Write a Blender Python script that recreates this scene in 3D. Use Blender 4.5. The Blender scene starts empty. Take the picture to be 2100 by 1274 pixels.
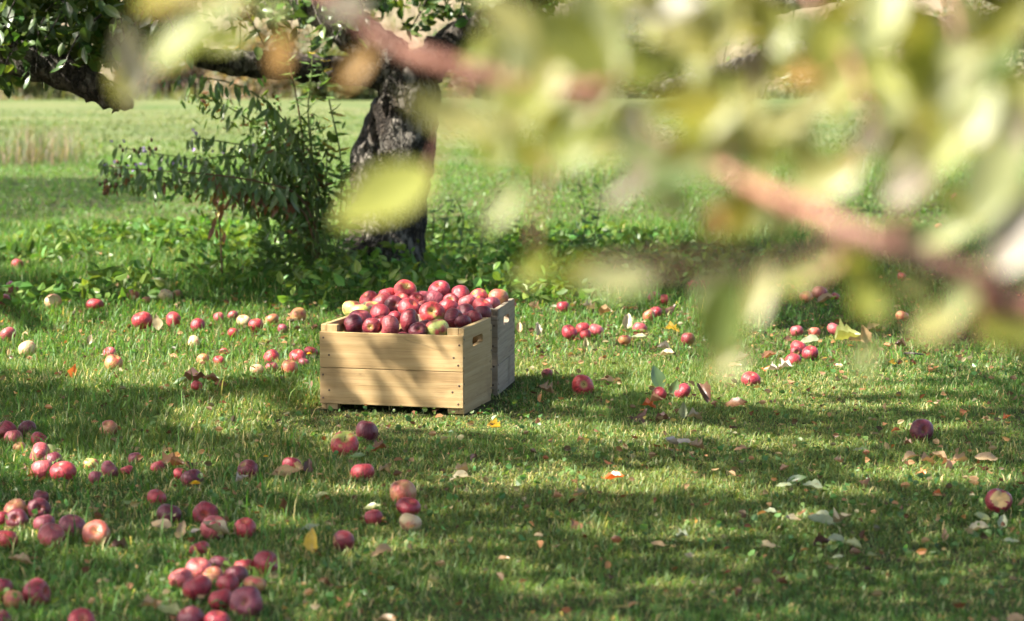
import bpy, math, random
import numpy as np
from mathutils import Vector, Matrix, noise as mnoise

random.seed(7)
RNG = np.random.default_rng(11)
R = math.radians
scene = bpy.context.scene

# ------------------------------------------------------------------ camera
H, PITCH, F = 1.12, R(6.2), 4958.0          # eye height, downward pitch, focal length in photo pixels
cam = bpy.data.cameras.new('camera')
cam_ob = bpy.data.objects.new('camera', cam)
scene.collection.objects.link(cam_ob)
cam_ob.location = (0, 0, H)
cam_ob.rotation_euler = (math.pi / 2 - PITCH, 0, 0)
cam.sensor_width = 36.0
cam.lens = F * 36.0 / 2100.0
cam.clip_start, cam.clip_end = 0.05, 500
cam.dof.use_dof = True
cam.dof.focus_distance = 7.55
cam.dof.aperture_fstop = 4.6
scene.camera = cam_ob

# ------------------------------------------------------------------ light
SUN_EL, SUN_AZ = R(45), math.atan2(-0.92, -0.39)      # azimuth: (sin, cos) = (x, y) towards the sun
S = Vector((math.cos(SUN_EL) * math.sin(SUN_AZ), math.cos(SUN_EL) * math.cos(SUN_AZ), math.sin(SUN_EL)))
world = bpy.data.worlds.new('World')
scene.world = world
world.use_nodes = True
wn = world.node_tree
sky = wn.nodes.new('ShaderNodeTexSky')
sky.sky_type = 'NISHITA'
sky.sun_disc = False
sky.sun_elevation = SUN_EL
sky.sun_rotation = SUN_AZ
sky.dust_density = 3.0
sky.ozone_density = 0.6
bg = wn.nodes['Background']
wn.links.new(sky.outputs[0], bg.inputs[0])
bg.inputs[1].default_value = 0.105
sun = bpy.data.lights.new('sun', 'SUN')
sun.energy = 5.0
sun.angle = R(0.53)
sun.color = (1.0, 0.93, 0.80)
sun_ob = bpy.data.objects.new('sun', sun)
scene.collection.objects.link(sun_ob)
sun_ob.rotation_euler = S.to_track_quat('Z', 'Y').to_euler()
sun_ob.location = (-6, -3, 8)
vs = scene.view_settings
vs.view_transform = 'Standard'
vs.look = 'None'
vs.exposure = 2.1
vs.gamma = 1.0
vs.use_curve_mapping = False
scene.cycles.use_denoising = True
scene.cycles.max_bounces = 4
scene.cycles.glossy_bounces = 2
scene.cycles.use_adaptive_sampling = True
scene.cycles.adaptive_threshold = 0.03
scene.cycles.transmission_bounces = 3
scene.cycles.diffuse_bounces = 2
scene.cycles.sample_clamp_indirect = 6.0

# ------------------------------------------------------------------ helpers
FW = Vector((0, math.cos(PITCH), -math.sin(PITCH)))
UP = Vector((0, math.sin(PITCH), math.cos(PITCH)))
def ray(u, v):
    return FW + Vector((1, 0, 0)) * ((u - 1050) / F) + UP * ((637 - v) / F)
def ground_at(u, v, z=0.0):
    d = ray(u, v)
    return Vector((0, 0, H)) + d * ((z - H) / d.z)
def at_y(u, v, y):
    d = ray(u, v)
    return Vector((0, 0, H)) + d * (y / d.y)
def project(P):
    q = np.asarray(P, float) - np.array([0, 0, H])
    dep = q @ np.array(FW)
    return 1050 + F * q[..., 0] / dep, 637 - F * (q @ np.array(UP)) / dep, dep

COL = scene.collection
def link(name, me, parent=None, mat=None):
    o = bpy.data.objects.new(name, me)
    COL.objects.link(o)
    if parent is not None:
        o.parent = parent
    if mat is not None and me is not None and not me.materials:
        me.materials.append(mat)
    return o
def tag(o, label=None, cat=None, group=None, kind=None):
    if label: o['label'] = label
    if cat: o['category'] = cat
    if group: o['group'] = group
    if kind: o['kind'] = kind
    return o
def empty(name, loc=(0, 0, 0), rz=0.0):
    o = bpy.data.objects.new(name, None)
    COL.objects.link(o)
    o.location = loc
    o.rotation_euler = (0, 0, rz)
    o.empty_display_size = 0.1
    return o
def mesh_np(name, verts, faces_flat, sizes, mat=None, smooth=True, colors=None):
    """verts (n,3), flat loop index array, size per face; colors (n,4) optional point colours"""
    me = bpy.data.meshes.new(name)
    verts = np.ascontiguousarray(verts, dtype=np.float32)
    sizes = np.asarray(sizes, dtype=np.int32)
    faces_flat = np.asarray(faces_flat, dtype=np.int32)
    me.vertices.add(len(verts)); me.vertices.foreach_set('co', verts.ravel())
    me.loops.add(len(faces_flat)); me.loops.foreach_set('vertex_index', faces_flat)
    me.polygons.add(len(sizes))
    starts = np.concatenate([[0], np.cumsum(sizes)[:-1]]).astype(np.int32)
    me.polygons.foreach_set('loop_start', starts)
    me.polygons.foreach_set('loop_total', sizes)
    me.polygons.foreach_set('use_smooth', np.full(len(sizes), smooth))
    if colors is not None:
        a = me.attributes.new('tint', 'FLOAT_COLOR', 'POINT')
        a.data.foreach_set('color', np.ascontiguousarray(colors, dtype=np.float32).ravel())
    me.update(calc_edges=True)
    if mat: me.materials.append(mat)
    return me
def mesh_py(name, verts, faces, mat=None, smooth=True):
    me = bpy.data.meshes.new(name)
    me.from_pydata([tuple(v) for v in verts], [], faces)
    me.polygons.foreach_set('use_smooth', [smooth] * len(me.polygons))
    me.update()
    if mat: me.materials.append(mat)
    return me
class VNoise:
    def __init__(s, seed, n=128):
        s.n = n; s.g = np.random.default_rng(seed).random((n, n))
    def __call__(s, x, y):
        x = np.asarray(x, float) % s.n; y = np.asarray(y, float) % s.n
        i = np.floor(x).astype(int); j = np.floor(y).astype(int)
        fx = x - i; fy = y - j
        fx = fx * fx * (3 - 2 * fx); fy = fy * fy * (3 - 2 * fy)
        i %= s.n; j %= s.n
        i1 = (i + 1) % s.n; j1 = (j + 1) % s.n
        g = s.g
        return (g[i, j] * (1 - fx) + g[i1, j] * fx) * (1 - fy) + (g[i, j1] * (1 - fx) + g[i1, j1] * fx) * fy
N1, N2, N3, N4 = VNoise(1), VNoise(2), VNoise(3), VNoise(4)

# ------------------------------------------------------------------ materials
class NT:
    def __init__(s, name):
        s.m = bpy.data.materials.new(name); s.m.use_nodes = True
        s.t = s.m.node_tree; s.t.nodes.clear()
    def n(s, kind, **kw):
        nd = s.t.nodes.new('ShaderNode' + kind)
        for k, v in kw.items():
            setattr(nd, k, v)
        return nd
    def l(s, a, b):
        s.t.links.new(a, b)
    def out(s, sh):
        o = s.n('OutputMaterial'); s.l(sh, o.inputs[0]); return s.m
    def mix(s, fac, a, b, mode='MIX'):
        nd = s.n('Mix', data_type='RGBA', blend_type=mode)
        for i, x in ((0, fac), (6, a), (7, b)):
            if hasattr(x, 'is_output'): s.l(x, nd.inputs[i])
            elif i == 0: nd.inputs[0].default_value = x
            else: nd.inputs[i].default_value = tuple(x) + (1,) if len(x) == 3 else x
        return nd.outputs[2]
    def math(s, op, a, b=0.0, clamp=False):
        nd = s.n('Math', operation=op, use_clamp=clamp)
        for i, x in ((0, a), (1, b)):
            if hasattr(x, 'is_output'): s.l(x, nd.inputs[i])
            else: nd.inputs[i].default_value = x
        return nd.outputs[0]
    def noise(s, vec, scale, detail=3, rough=0.55, dist=0.0):
        nd = s.n('TexNoise'); s.l(vec, nd.inputs['Vector'])
        nd.inputs['Scale'].default_value = scale; nd.inputs['Detail'].default_value = detail
        nd.inputs['Roughness'].default_value = rough; nd.inputs['Distortion'].default_value = dist
        return nd.outputs[0]
    def ramp(s, x, p0, p1):
        nd = s.n('MapRange', interpolation_type='SMOOTHSTEP'); s.l(x, nd.inputs[0])
        nd.inputs[1].default_value = p0; nd.inputs[2].default_value = p1
        return nd.outputs[0]
    def mapping(s, vec, scale=(1, 1, 1), loc=None):
        nd = s.n('Mapping'); s.l(vec, nd.inputs[0]); nd.inputs['Scale'].default_value = scale
        if loc is not None: s.l(loc, nd.inputs['Location'])
        return nd.outputs[0]
    def objcoord(s, shift=True, k=37.0):
        tc = s.n('TexCoord').outputs['Object']
        if not shift: return tc
        oi = s.n('ObjectInfo').outputs['Random']
        c = s.n('CombineXYZ')
        s.l(s.math('MULTIPLY', oi, k), c.inputs[0]); s.l(s.math('MULTIPLY', oi, k * 1.7), c.inputs[1]); s.l(s.math('MULTIPLY', oi, k * 0.6), c.inputs[2])
        va = s.n('VectorMath', operation='ADD'); s.l(tc, va.inputs[0]); s.l(c.outputs[0], va.inputs[1])
        return va.outputs[0]
    def principled(s, col, rough=0.6, spec=0.5, bump=None, bstr=0.3, bdist=0.01, sheen=0.0):
        p = s.n('BsdfPrincipled')
        if hasattr(col, 'is_output'): s.l(col, p.inputs['Base Color'])
        else: p.inputs['Base Color'].default_value = tuple(col) + (1,)
        if hasattr(rough, 'is_output'): s.l(rough, p.inputs['Roughness'])
        else: p.inputs['Roughness'].default_value = rough
        p.inputs['Specular IOR Level'].default_value = spec
        if sheen:
            p.inputs['Sheen Weight'].default_value = sheen
            p.inputs['Sheen Roughness'].default_value = 0.4
            p.inputs['Sheen Tint'].default_value = (1, 0.8, 0.82, 1)
        if bump is not None:
            b = s.n('Bump'); b.inputs['Strength'].default_value = bstr; b.inputs['Distance'].default_value = bdist
            s.l(bump, b.inputs['Height']); s.l(b.outputs[0], p.inputs['Normal'])
        return p.outputs[0]
    def leafshader(s, col, tcol, trans=0.45, rough=0.45, spec=0.04):
        d = s.n('BsdfDiffuse'); s.l(col, d.inputs[0]) if hasattr(col, 'is_output') else setattr(d.inputs[0], 'default_value', tuple(col) + (1,))
        t = s.n('BsdfTranslucent'); s.l(tcol, t.inputs[0]) if hasattr(tcol, 'is_output') else setattr(t.inputs[0], 'default_value', tuple(tcol) + (1,))
        m = s.n('MixShader'); m.inputs[0].default_value = trans
        s.l(d.outputs[0], m.inputs[1]); s.l(t.outputs[0], m.inputs[2])
        g = s.n('BsdfGlossy'); g.inputs['Roughness'].default_value = rough; g.inputs[0].default_value = (1, 1, 1, 1)
        m2 = s.n('MixShader'); m2.inputs[0].default_value = spec
        s.l(m.outputs[0], m2.inputs[1]); s.l(g.outputs[0], m2.inputs[2])
        return m2.outputs[0]

def grass_material(name, gain=1.0):
    k = NT(name)
    a = k.n('Attribute', attribute_name='tint').outputs[0]
    t = k.mix(1.0, a, (1.4, 1.5, 0.6), 'MULTIPLY')
    return k.out(k.leafshader(a, t, 0.45, 0.5, 0.018))
M_GRASS = grass_material('grass_blade')

def tinted_leaf_material(name, trans=0.4, spec=0.05, tk=(1.5, 1.5, 0.6)):
    k = NT(name)
    a = k.n('Attribute', attribute_name='tint').outputs[0]
    t = k.mix(1.0, a, tk, 'MULTIPLY')
    return k.out(k.leafshader(a, t, trans, 0.38, spec))
M_FOLIAGE = tinted_leaf_material('tree_foliage', spec=0.018)

def leaf_material(name, c1, c2, trans=0.4, spec=0.05, spots=None, tk=(1.5, 1.45, 0.7), vein=(1.25, 1.25, 1.1)):
    """leaf in unit coordinates, x along the midrib"""
    k = NT(name)
    oc = k.objcoord(True)
    raw = k.n('TexCoord').outputs['Object']
    n = k.noise(oc, 2.2, 4)
    rnd = k.n('ObjectInfo').outputs['Random']
    f = k.math('ADD', k.math('MULTIPLY', n, 0.9), k.math('SUBTRACT', rnd, 0.45), True)
    c = k.mix(f, c1, c2)
    sx = k.n('SeparateXYZ'); k.l(raw, sx.inputs[0])
    ay = k.math('ABSOLUTE', sx.outputs[1])
    rib = k.math('SUBTRACT', 1.0, k.ramp(ay, 0.008, 0.03), True)
    w = k.math('SINE', k.math('MULTIPLY', k.math('SUBTRACT', sx.outputs[0], k.math('MULTIPLY', ay, 0.9)), 55.0))
    lat = k.math('MULTIPLY', k.ramp(w, 0.8, 1.0), 0.45)
    vv = k.math('MAXIMUM', rib, lat)
    c = k.mix(k.math('MULTIPLY', vv, 0.6), c, k.mix(1.0, c, vein, 'MULTIPLY'))
    if spots:
        sp = k.ramp(k.noise(oc, 9.0, 3), 0.58, 0.68)
        c = k.mix(k.math('MULTIPLY', sp, 0.8), c, spots)
    t = k.mix(1.0, c, tk, 'MULTIPLY')
    return k.out(k.leafshader(c, t, trans, 0.4, spec))

def apple_material(name, blush, base, cover=0.5, soft=0.18, rot=None):
    """apple in unit coordinates, z along the core"""
    k = NT(name)
    oc = k.objcoord(True)
    raw = k.n('TexCoord').outputs['Object']
    sx = k.n('SeparateXYZ'); k.l(raw, sx.inputs[0])
    ang = k.math('ARCTAN2', sx.outputs[1], sx.outputs[0])
    rnd = k.n('ObjectInfo').outputs['Random']
    cx = k.n('CombineXYZ')
    k.l(k.math('MULTIPLY', ang, 3.0), cx.inputs[0]); k.l(k.math('MULTIPLY', sx.outputs[2], 0.35), cx.inputs[1]); k.l(k.math('MULTIPLY', rnd, 60.0), cx.inputs[2])
    streak = k.noise(cx.outputs[0], 3.0, 4, 0.65)
    big = k.noise(oc, 0.9, 2, 0.5)
    m = k.math('ADD', k.math('MULTIPLY', big, 0.85), k.math('MULTIPLY', streak, 0.25))
    mask = k.ramp(m, 0.55 - cover * 0.5, 0.55 - cover * 0.5 + soft)
    # yellow-green near the stem and the blossom end
    az = k.math('ABSOLUTE', sx.outputs[2])
    r2 = k.math('ADD', k.math('MULTIPLY', sx.outputs[0], sx.outputs[0]), k.math('MULTIPLY', sx.outputs[1], sx.outputs[1]))
    pole = k.math('SUBTRACT', 1.0, k.ramp(k.math('ADD', r2, k.math('MULTIPLY', streak, 0.12)), 0.06, 0.26), True)
    mask = k.math('MULTIPLY', mask, k.math('SUBTRACT', 1.0, k.math('MULTIPLY', pole, 0.55)), True)
    v2 = k.mix(k.ramp(streak, 0.35, 0.7), [x * 0.62 for x in blush], [min(1, x * 1.3 + 0.012) for x in blush])
    c = k.mix(mask, base, v2)
    # pale lenticels and bruises
    vo = k.n('TexVoronoi'); k.l(oc, vo.inputs['Vector']); vo.inputs['Scale'].default_value = 11.0
    dots = k.math('SUBTRACT', 1.0, k.ramp(vo.outputs['Distance'], 0.06, 0.12), True)
    c = k.mix(k.math('MULTIPLY', dots, 0.28), c, (0.6, 0.42, 0.3))
    br = k.ramp(k.noise(oc, 2.0, 4), 0.60, 0.68)
    c = k.mix(k.math('MULTIPLY', br, 0.6), c, (0.10, 0.035, 0.02))
    if rot:
        ro = k.ramp(k.noise(oc, 1.3, 4), 0.42, 0.55)
        c = k.mix(ro, c, rot)
    rough = k.math('ADD', 0.29, k.math('MULTIPLY', k.noise(oc, 4.0, 2), 0.22))
    return k.out(k.principled(c, rough, 0.45, k.noise(oc, 5.0, 3), 0.2, 0.06, sheen=0.04))

GRN = (0.34, 0.40, 0.08)
AM = {
 'plum':    apple_material('apple_plum', (0.108, 0.011, 0.022), (0.22, 0.05, 0.03), 0.85),
 'maroon':  apple_material('apple_maroon', (0.165, 0.016, 0.024), (0.34, 0.26, 0.05), 0.62, 0.10),
 'crimson': apple_material('apple_crimson', (0.240, 0.018, 0.030), (0.40, 0.09, 0.04), 0.80),
 'red':     apple_material('apple_red', (0.315, 0.028, 0.036), (0.40, 0.14, 0.06), 0.70),
 'pink':    apple_material('apple_pink', (0.32, 0.058, 0.066), (0.36, 0.15, 0.10), 0.68, 0.3),
 'mauve':   apple_material('apple_mauve', (0.205, 0.036, 0.052), (0.36, 0.12, 0.10), 0.75, 0.3),
 'blush':   apple_material('apple_blush', (0.38, 0.035, 0.040), GRN, 0.42, 0.16),
 'green':   apple_material('apple_green', (0.36, 0.06, 0.05), (0.38, 0.42, 0.11), 0.16, 0.18),
 'cream':   apple_material('apple_cream', (0.52, 0.16, 0.10), (0.48, 0.37, 0.20), 0.14, 0.3),
 'peach':   apple_material('apple_peach', (0.34, 0.065, 0.045), (0.42, 0.25, 0.10), 0.5, 0.35),
 'rotten':  apple_material('apple_rotten', (0.36, 0.06, 0.05), (0.5, 0.3, 0.12), 0.40, 0.2, rot=(0.34, 0.17, 0.065)),
}
k = NT('apple_flesh'); M_FLESH = k.out(k.principled(k.mix(k.noise(k.objcoord(), 3.0, 4), (0.62, 0.46, 0.20), (0.42, 0.22, 0.08)), 0.6, 0.3))
k = NT('apple_stem'); M_STEM = k.out(k.principled((0.09, 0.055, 0.03), 0.7))

def wood_material(name, c1, c2, cdark, grain=1.0, stain=0.25, rough=0.7):
    k = NT(name)
    oc = k.objcoord(True, 9.0)
    g1 = k.noise(k.mapping(oc, (2.5, 60, 60)), 1.0, 4, 0.6, 0.4)
    g2 = k.noise(k.mapping(oc, (7, 300, 300)), 1.0, 3, 0.6)
    big = k.noise(oc, 5.0, 3)
    c = k.mix(k.ramp(g1, 0.3, 0.72), c1, c2)
    c = k.mix(k.math('MULTIPLY', k.ramp(g2, 0.5, 0.8), 0.35 * grain), c, cdark)
    c = k.mix(k.math('MULTIPLY', k.ramp(big, 0.52, 0.75), stain), c, cdark)
    smu = k.math('MULTIPLY', k.ramp(k.noise(k.mapping(oc, (6, 22, 22)), 1.0, 6, 0.7, 0.8), 0.58, 0.74), stain * 0.9)
    c = k.mix(smu, c, [x * 0.5 for x in cdark])
    # knots
    vo = k.n('TexVoronoi'); k.l(k.mapping(oc, (4.0, 11, 11)), vo.inputs['Vector']); vo.inputs['Scale'].default_value = 1.0
    kn = k.math('SUBTRACT', 1.0, k.ramp(vo.outputs['Distance'], 0.05, 0.11), True)
    c = k.mix(k.math('MULTIPLY', kn, 0.6), c, [x * 0.6 for x in cdark])
    h = k.math('ADD', g1, k.math('MULTIPLY', g2, 0.5))
    return k.out(k.principled(c, rough, 0.3, h, 0.25 * grain, 0.003))
M_PINE = wood_material('pine_board', (0.285, 0.188, 0.082), (0.37, 0.262, 0.128), (0.12, 0.068, 0.030), 1.3, 0.55)
M_OLDWOOD = wood_material('weathered_board', (0.215, 0.165, 0.112), (0.29, 0.238, 0.175), (0.050, 0.035, 0.022), 1.8, 0.7, 0.85)
k = NT('rusty_nail'); M_NAIL = k.out(k.principled(k.mix(k.noise(k.objcoord(), 200, 2), (0.03, 0.02, 0.015), (0.09, 0.04, 0.02)), 0.6))

def bark_material(name, dark, mid, pale, lichen=0.5, scale=1.0):
    k = NT(name)
    oc = k.n('TexCoord').outputs['Object']
    a = k.noise(k.mapping(oc, (24 * scale, 24 * scale, 6 * scale)), 1.0, 6, 0.7, 0.6)
    b = k.noise(k.mapping(oc, (60 * scale, 60 * scale, 30 * scale)), 1.0, 4, 0.65)
    big = k.noise(oc, 4.5 * scale, 4, 0.6)
    c = k.mix(k.ramp(a, 0.36, 0.62), dark, mid)
    li = k.math('MULTIPLY', k.ramp(k.math('ADD', k.math('MULTIPLY', big, 0.6), k.math('MULTIPLY', a, 0.45)), 0.50, 0.60), lichen)
    c = k.mix(li, c, pale)
    c = k.mix(k.math('MULTIPLY', k.ramp(b, 0.55, 0.75), 0.3), c, [x * 0.5 for x in dark])
    vo = k.n('TexVoronoi', feature='DISTANCE_TO_EDGE'); vo.inputs['Scale'].default_value = 1.0
    wv = k.n('VectorMath', operation='ADD'); k.l(k.mapping(oc, (17 * scale, 17 * scale, 6.5 * scale)), wv.inputs[0])
    nz = k.n('TexNoise'); k.l(k.mapping(oc, (9 * scale, 9 * scale, 9 * scale)), nz.inputs['Vector']); k.l(nz.outputs[1], wv.inputs[1])
    k.l(wv.outputs[0], vo.inputs['Vector'])
    crack = k.ramp(vo.outputs['Distance'], 0.0, 0.14)
    c = k.mix(k.math('MULTIPLY', k.math('SUBTRACT', 1.0, crack), 0.75), c, [x * 0.35 for x in dark])
    h = k.math('ADD', k.math('ADD', a, k.math('MULTIPLY', b, 0.5)), k.math('MULTIPLY', crack, 1.1))
    return k.out(k.principled(c, 0.85, 0.25, h, 0.9, 0.03 / scale ** 2))
M_BARK = bark_material('apple_bark', (0.022, 0.016, 0.012), (0.055, 0.043, 0.033), (0.38, 0.36, 0.32), 0.34)
M_BARK2 = bark_material('limb_bark', (0.024, 0.019, 0.015), (0.085, 0.070, 0.057), (0.24, 0.23, 0.20), 0.45)
M_TWIG = bark_material('young_twig_bark', (0.29, 0.130, 0.092), (0.37, 0.178, 0.128), (0.38, 0.26, 0.205), 0.35, 4.0)

# ground
k = NT('soil_and_thatch')
oc = k.n('TexCoord').outputs['Object']
n1 = k.noise(oc, 2.3, 5, 0.6); n2 = k.noise(oc, 45.0, 4, 0.7)
gc = k.mix(k.ramp(n1, 0.35, 0.65), (0.035, 0.045, 0.014), (0.075, 0.070, 0.028))
gc = k.mix(k.math('MULTIPLY', k.ramp(n2, 0.5, 0.7), 0.6), gc, (0.13, 0.11, 0.045))
sy = k.n('SeparateXYZ'); k.l(oc, sy.inputs[0])
far = k.ramp(sy.outputs[1], 19.0, 29.0)
n3 = k.noise(k.mapping(oc, (0.25, 0.5, 1)), 1.0, 5, 0.6)
fc = k.mix(k.ramp(n3, 0.38, 0.62), (0.066, 0.098, 0.030), (0.122, 0.130, 0.054))
fc = k.mix(k.math('MULTIPLY', k.ramp(k.noise(oc, 6.0, 4), 0.45, 0.7), 0.5), fc, (0.070, 0.098, 0.028))
gc = k.mix(far, gc, fc)
M_GROUND = k.out(k.principled(gc, 0.95, 0.1, n2, 0.6, 0.02))
k = NT('dry_meadow')
oc = k.n('TexCoord').outputs['Object']
c = k.mix(k.ramp(k.noise(k.mapping(oc, (0.6, 0.6, 1.4)), 1.0, 5), 0.35, 0.65), (0.120, 0.098, 0.066), (0.165, 0.138, 0.095))
c = k.mix(k.math('MULTIPLY', k.ramp(k.noise(oc, 0.35, 3), 0.5, 0.62), 0.6), c, (0.085, 0.088, 0.045))
M_BANK = k.out(k.principled(c, 0.95, 0.1, k.noise(oc, 5, 4), 0.8, 0.1))

# ------------------------------------------------------------------ setting: ground, far bank
def build_ground():
    xs = np.concatenate([np.linspace(-260, -8, 22), np.linspace(-7, 7, 71), np.linspace(8, 260, 22)])
    ys = np.concatenate([np.linspace(-60, 2, 10), np.linspace(2.4, 17, 74), np.linspace(18, 90, 30), np.linspace(100, 400, 8)])
    X, Y = np.meshgrid(xs, ys)
    Z = ground_z(X, Y)
    v = np.stack([X.ravel(), Y.ravel(), Z.ravel()], 1)
    nx, ny = len(xs), len(ys)
    i, j = np.meshgrid(np.arange(nx - 1), np.arange(ny - 1))
    a = (j * nx + i).ravel()
    f = np.stack([a, a + 1, a + nx + 1, a + nx], 1)
    o = link('ground', mesh_np('ground', v, f.ravel(), np.full(len(f), 4), M_GROUND))
    tag(o, kind='structure')
def ground_z(x, y):
    amp = 0.018 * np.clip((np.asarray(y, float) - 3.0) / 3.0, 0, 1)
    flat = np.clip((np.hypot(np.asarray(x) + 0.28, np.asarray(y) - 7.75) - 0.6) / 0.5, 0, 1)
    return amp * flat * (N1(np.asarray(x) * 0.9 + 40, np.asarray(y) * 0.9) - 0.6) - 0.002
build_ground()
def gz(x, y): return float(ground_z(x, y))

def build_bank():
    xs = np.linspace(-70, 70, 71); ys = np.linspace(50, 84, 24)
    X, Y = np.meshgrid(xs, ys)
    t = np.clip((Y - 53 - 9.0 * N2(X * 0.17, 3.3)) / 9.0, 0, 1)
    Z = -0.1 + 4.4 * t * t * (3 - 2 * t) * (0.75 + 0.5 * N3(X * 0.15, Y * 0.2)) + 0.35 * t * N1(X * 0.8, Y * 0.8)
    v = np.stack([X.ravel(), Y.ravel(), Z.ravel()], 1)
    nx, ny = len(xs), len(ys)
    i, j = np.meshgrid(np.arange(nx - 1), np.arange(ny - 1)); a = (j * nx + i).ravel()
    f = np.stack([a, a + 1, a + nx + 1, a + nx], 1)
    tag(link('hillside', mesh_np('hillside', v, f.ravel(), np.full(len(f), 4), M_BANK)), kind='structure')
build_bank()

# ------------------------------------------------------------------ blades (grass), leaves (foliage) as numpy meshes
def blades(name, base, length, width, lean, az, color, mat, curl=0.6):
    n = len(base)
    d = np.stack([np.cos(az), np.sin(az), np.zeros(n)], 1)
    side = np.stack([-np.sin(az), np.cos(az), np.zeros(n)], 1)
    tw = RNG.uniform(-0.9, 0.9, n)[:, None]
    side = side * np.cos(tw) + d * np.sin(tw)
    up = np.array([0, 0, 1.0])
    l0 = (lean * 0.62)[:, None]; l1 = (lean * (1 + curl))[:, None]
    dir0 = d * np.sin(l0) + up * np.cos(l0)
    dir1 = d * np.sin(np.minimum(l1, 2.0)) + up * np.cos(np.minimum(l1, 2.0))
    L = length[:, None]; W = (width / 2)[:, None]
    mid = base + dir0 * L * 0.55
    tip = mid + dir1 * L * 0.5
    tip[:, 2] = np.maximum(tip[:, 2], base[:, 2] + 0.004)
    V = np.stack([base - side * W, base + side * W, mid + side * W * 0.8, mid - side * W * 0.8, tip], 1).reshape(-1, 3)
    idx = np.arange(n)[:, None] * 5
    F4 = idx + np.array([0, 1, 2, 3]); F3 = idx + np.array([3, 2, 4])
    flat = np.concatenate([F4, F3], 1).ravel()
    sizes = np.tile([4, 3], n)
    c = np.repeat(color, 5, axis=0)
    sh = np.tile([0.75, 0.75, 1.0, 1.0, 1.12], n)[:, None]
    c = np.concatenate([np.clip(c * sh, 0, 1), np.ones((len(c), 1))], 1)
    return mesh_np(name, V, flat, sizes, mat, True, c)

def leaf_cloud(name, pos, size, color, mat, aspect=0.55, flatness=0.0, down=0.0, fold=0.25):
    """4-sided folded leaves at random orientation"""
    n = len(pos)
    a = RNG.normal(size=(n, 3)); a[:, 2] = a[:, 2] * (1 - flatness) - down
    a /= np.linalg.norm(a, axis=1)[:, None]
    b = RNG.normal(size=(n, 3)); b -= a * (a * b).sum(1)[:, None]; b /= np.linalg.norm(b, axis=1)[:, None]
    nn = np.cross(a, b)
    L = size[:, None]; W = L * aspect * 0.5
    p0 = pos; p3 = pos + a * L - nn * L * 0.06
    m1 = pos + a * L * 0.30; m2 = pos + a * L * 0.68
    V = np.stack([p0, m1 + b * W + nn * W * fold, m2 + b * W * 0.85 + nn * W * fold, p3,
                  m2 - b * W * 0.85 + nn * W * fold, m1 - b * W + nn * W * fold], 1).reshape(-1, 3)
    idx = np.arange(n)[:, None] * 6
    flat = np.concatenate([idx + np.array([0, 1, 2, 3]), idx + np.array([0, 3, 4, 5])], 1).ravel()
    c = np.concatenate([np.repeat(color, 6, axis=0), np.ones((n * 6, 1))], 1)
    return mesh_np(name, V, flat, np.full(2 * n, 4), mat, False, c)

def colvar(base, n, v=0.25, hue=0.12):
    base = np.asarray(base, float)
    g = RNG.uniform(1 - v, 1 + v, (n, 1))
    h = RNG.uniform(-hue, hue, (n, 1))
    c = base[None] * g * np.concatenate([1 + h * 1.6, 1 - h * 0.15, 1 - h * 0.6], 1)
    return np.clip(c, 0.002, 1)

# keep-out discs for the grass: crates and apples are registered before the grass is grown
KEEP_OUT = []     # (x, y, r)

# ------------------------------------------------------------------ tubes (trunks, limbs, stems)
def catmull(pts, n):
    P = [Vector(p[0]) for p in pts]; r = [p[1] for p in pts]
    out = []
    m = len(P) - 1
    for i in range(n + 1):
        t = i / n * m
        s = min(int(t), m - 1); f = t - s
        p0, p1, p2, p3 = P[max(s - 1, 0)], P[s], P[s + 1], P[min(s + 2, m)]
        q = 0.5 * ((2 * p1) + (p2 - p0) * f + (2 * p0 - 5 * p1 + 4 * p2 - p3) * f * f + (3 * p1 - p0 - 3 * p2 + p3) * f ** 3)
        out.append((q, r[s] * (1 - f) + r[s + 1] * f))
    return out
def tube_mesh(name, pts, rings, segs, mat, lump=0.0, ridge=0.0, seed=0.0, cap=True):
    C = catmull(pts, rings)
    V, Fc = [], []
    ref = None
    for i, (p, r) in enumerate(C):
        q0 = C[max(i - 1, 0)][0]; q1 = C[min(i + 1, rings)][0]
        t = (q1 - q0).normalized()
        if ref is None:
            ref = t.orthogonal().normalized()
        ref = (ref - t * ref.dot(t)).normalized()
        bn = t.cross(ref)
        for j in range(segs):
            a = 2 * math.pi * j / segs
            n = ref * math.cos(a) + bn * math.sin(a)
            rr = r
            if lump:
                rr *= 1 + lump * mnoise.noise((p + n * r) * (0.45 / max(r, 0.01)) + Vector((seed, seed, seed)))
            if ridge:
                w = mnoise.noise(Vector((math.cos(a) * 2.6 + seed, math.sin(a) * 2.6, i * 0.11)))
                rr *= 1 + ridge * (abs(w) * 2 - 0.5)
            V.append(p + n * rr)
    for i in range(rings):
        for j in range(segs):
            a, b = i * segs + j, i * segs + (j + 1) % segs
            Fc.append((a, b, b + segs, a + segs))
    if cap:
        Fc.append(tuple(range(segs - 1, -1, -1))); Fc.append(tuple(rings * segs + j for j in range(segs)))
    return mesh_py(name, V, Fc, mat)

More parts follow.
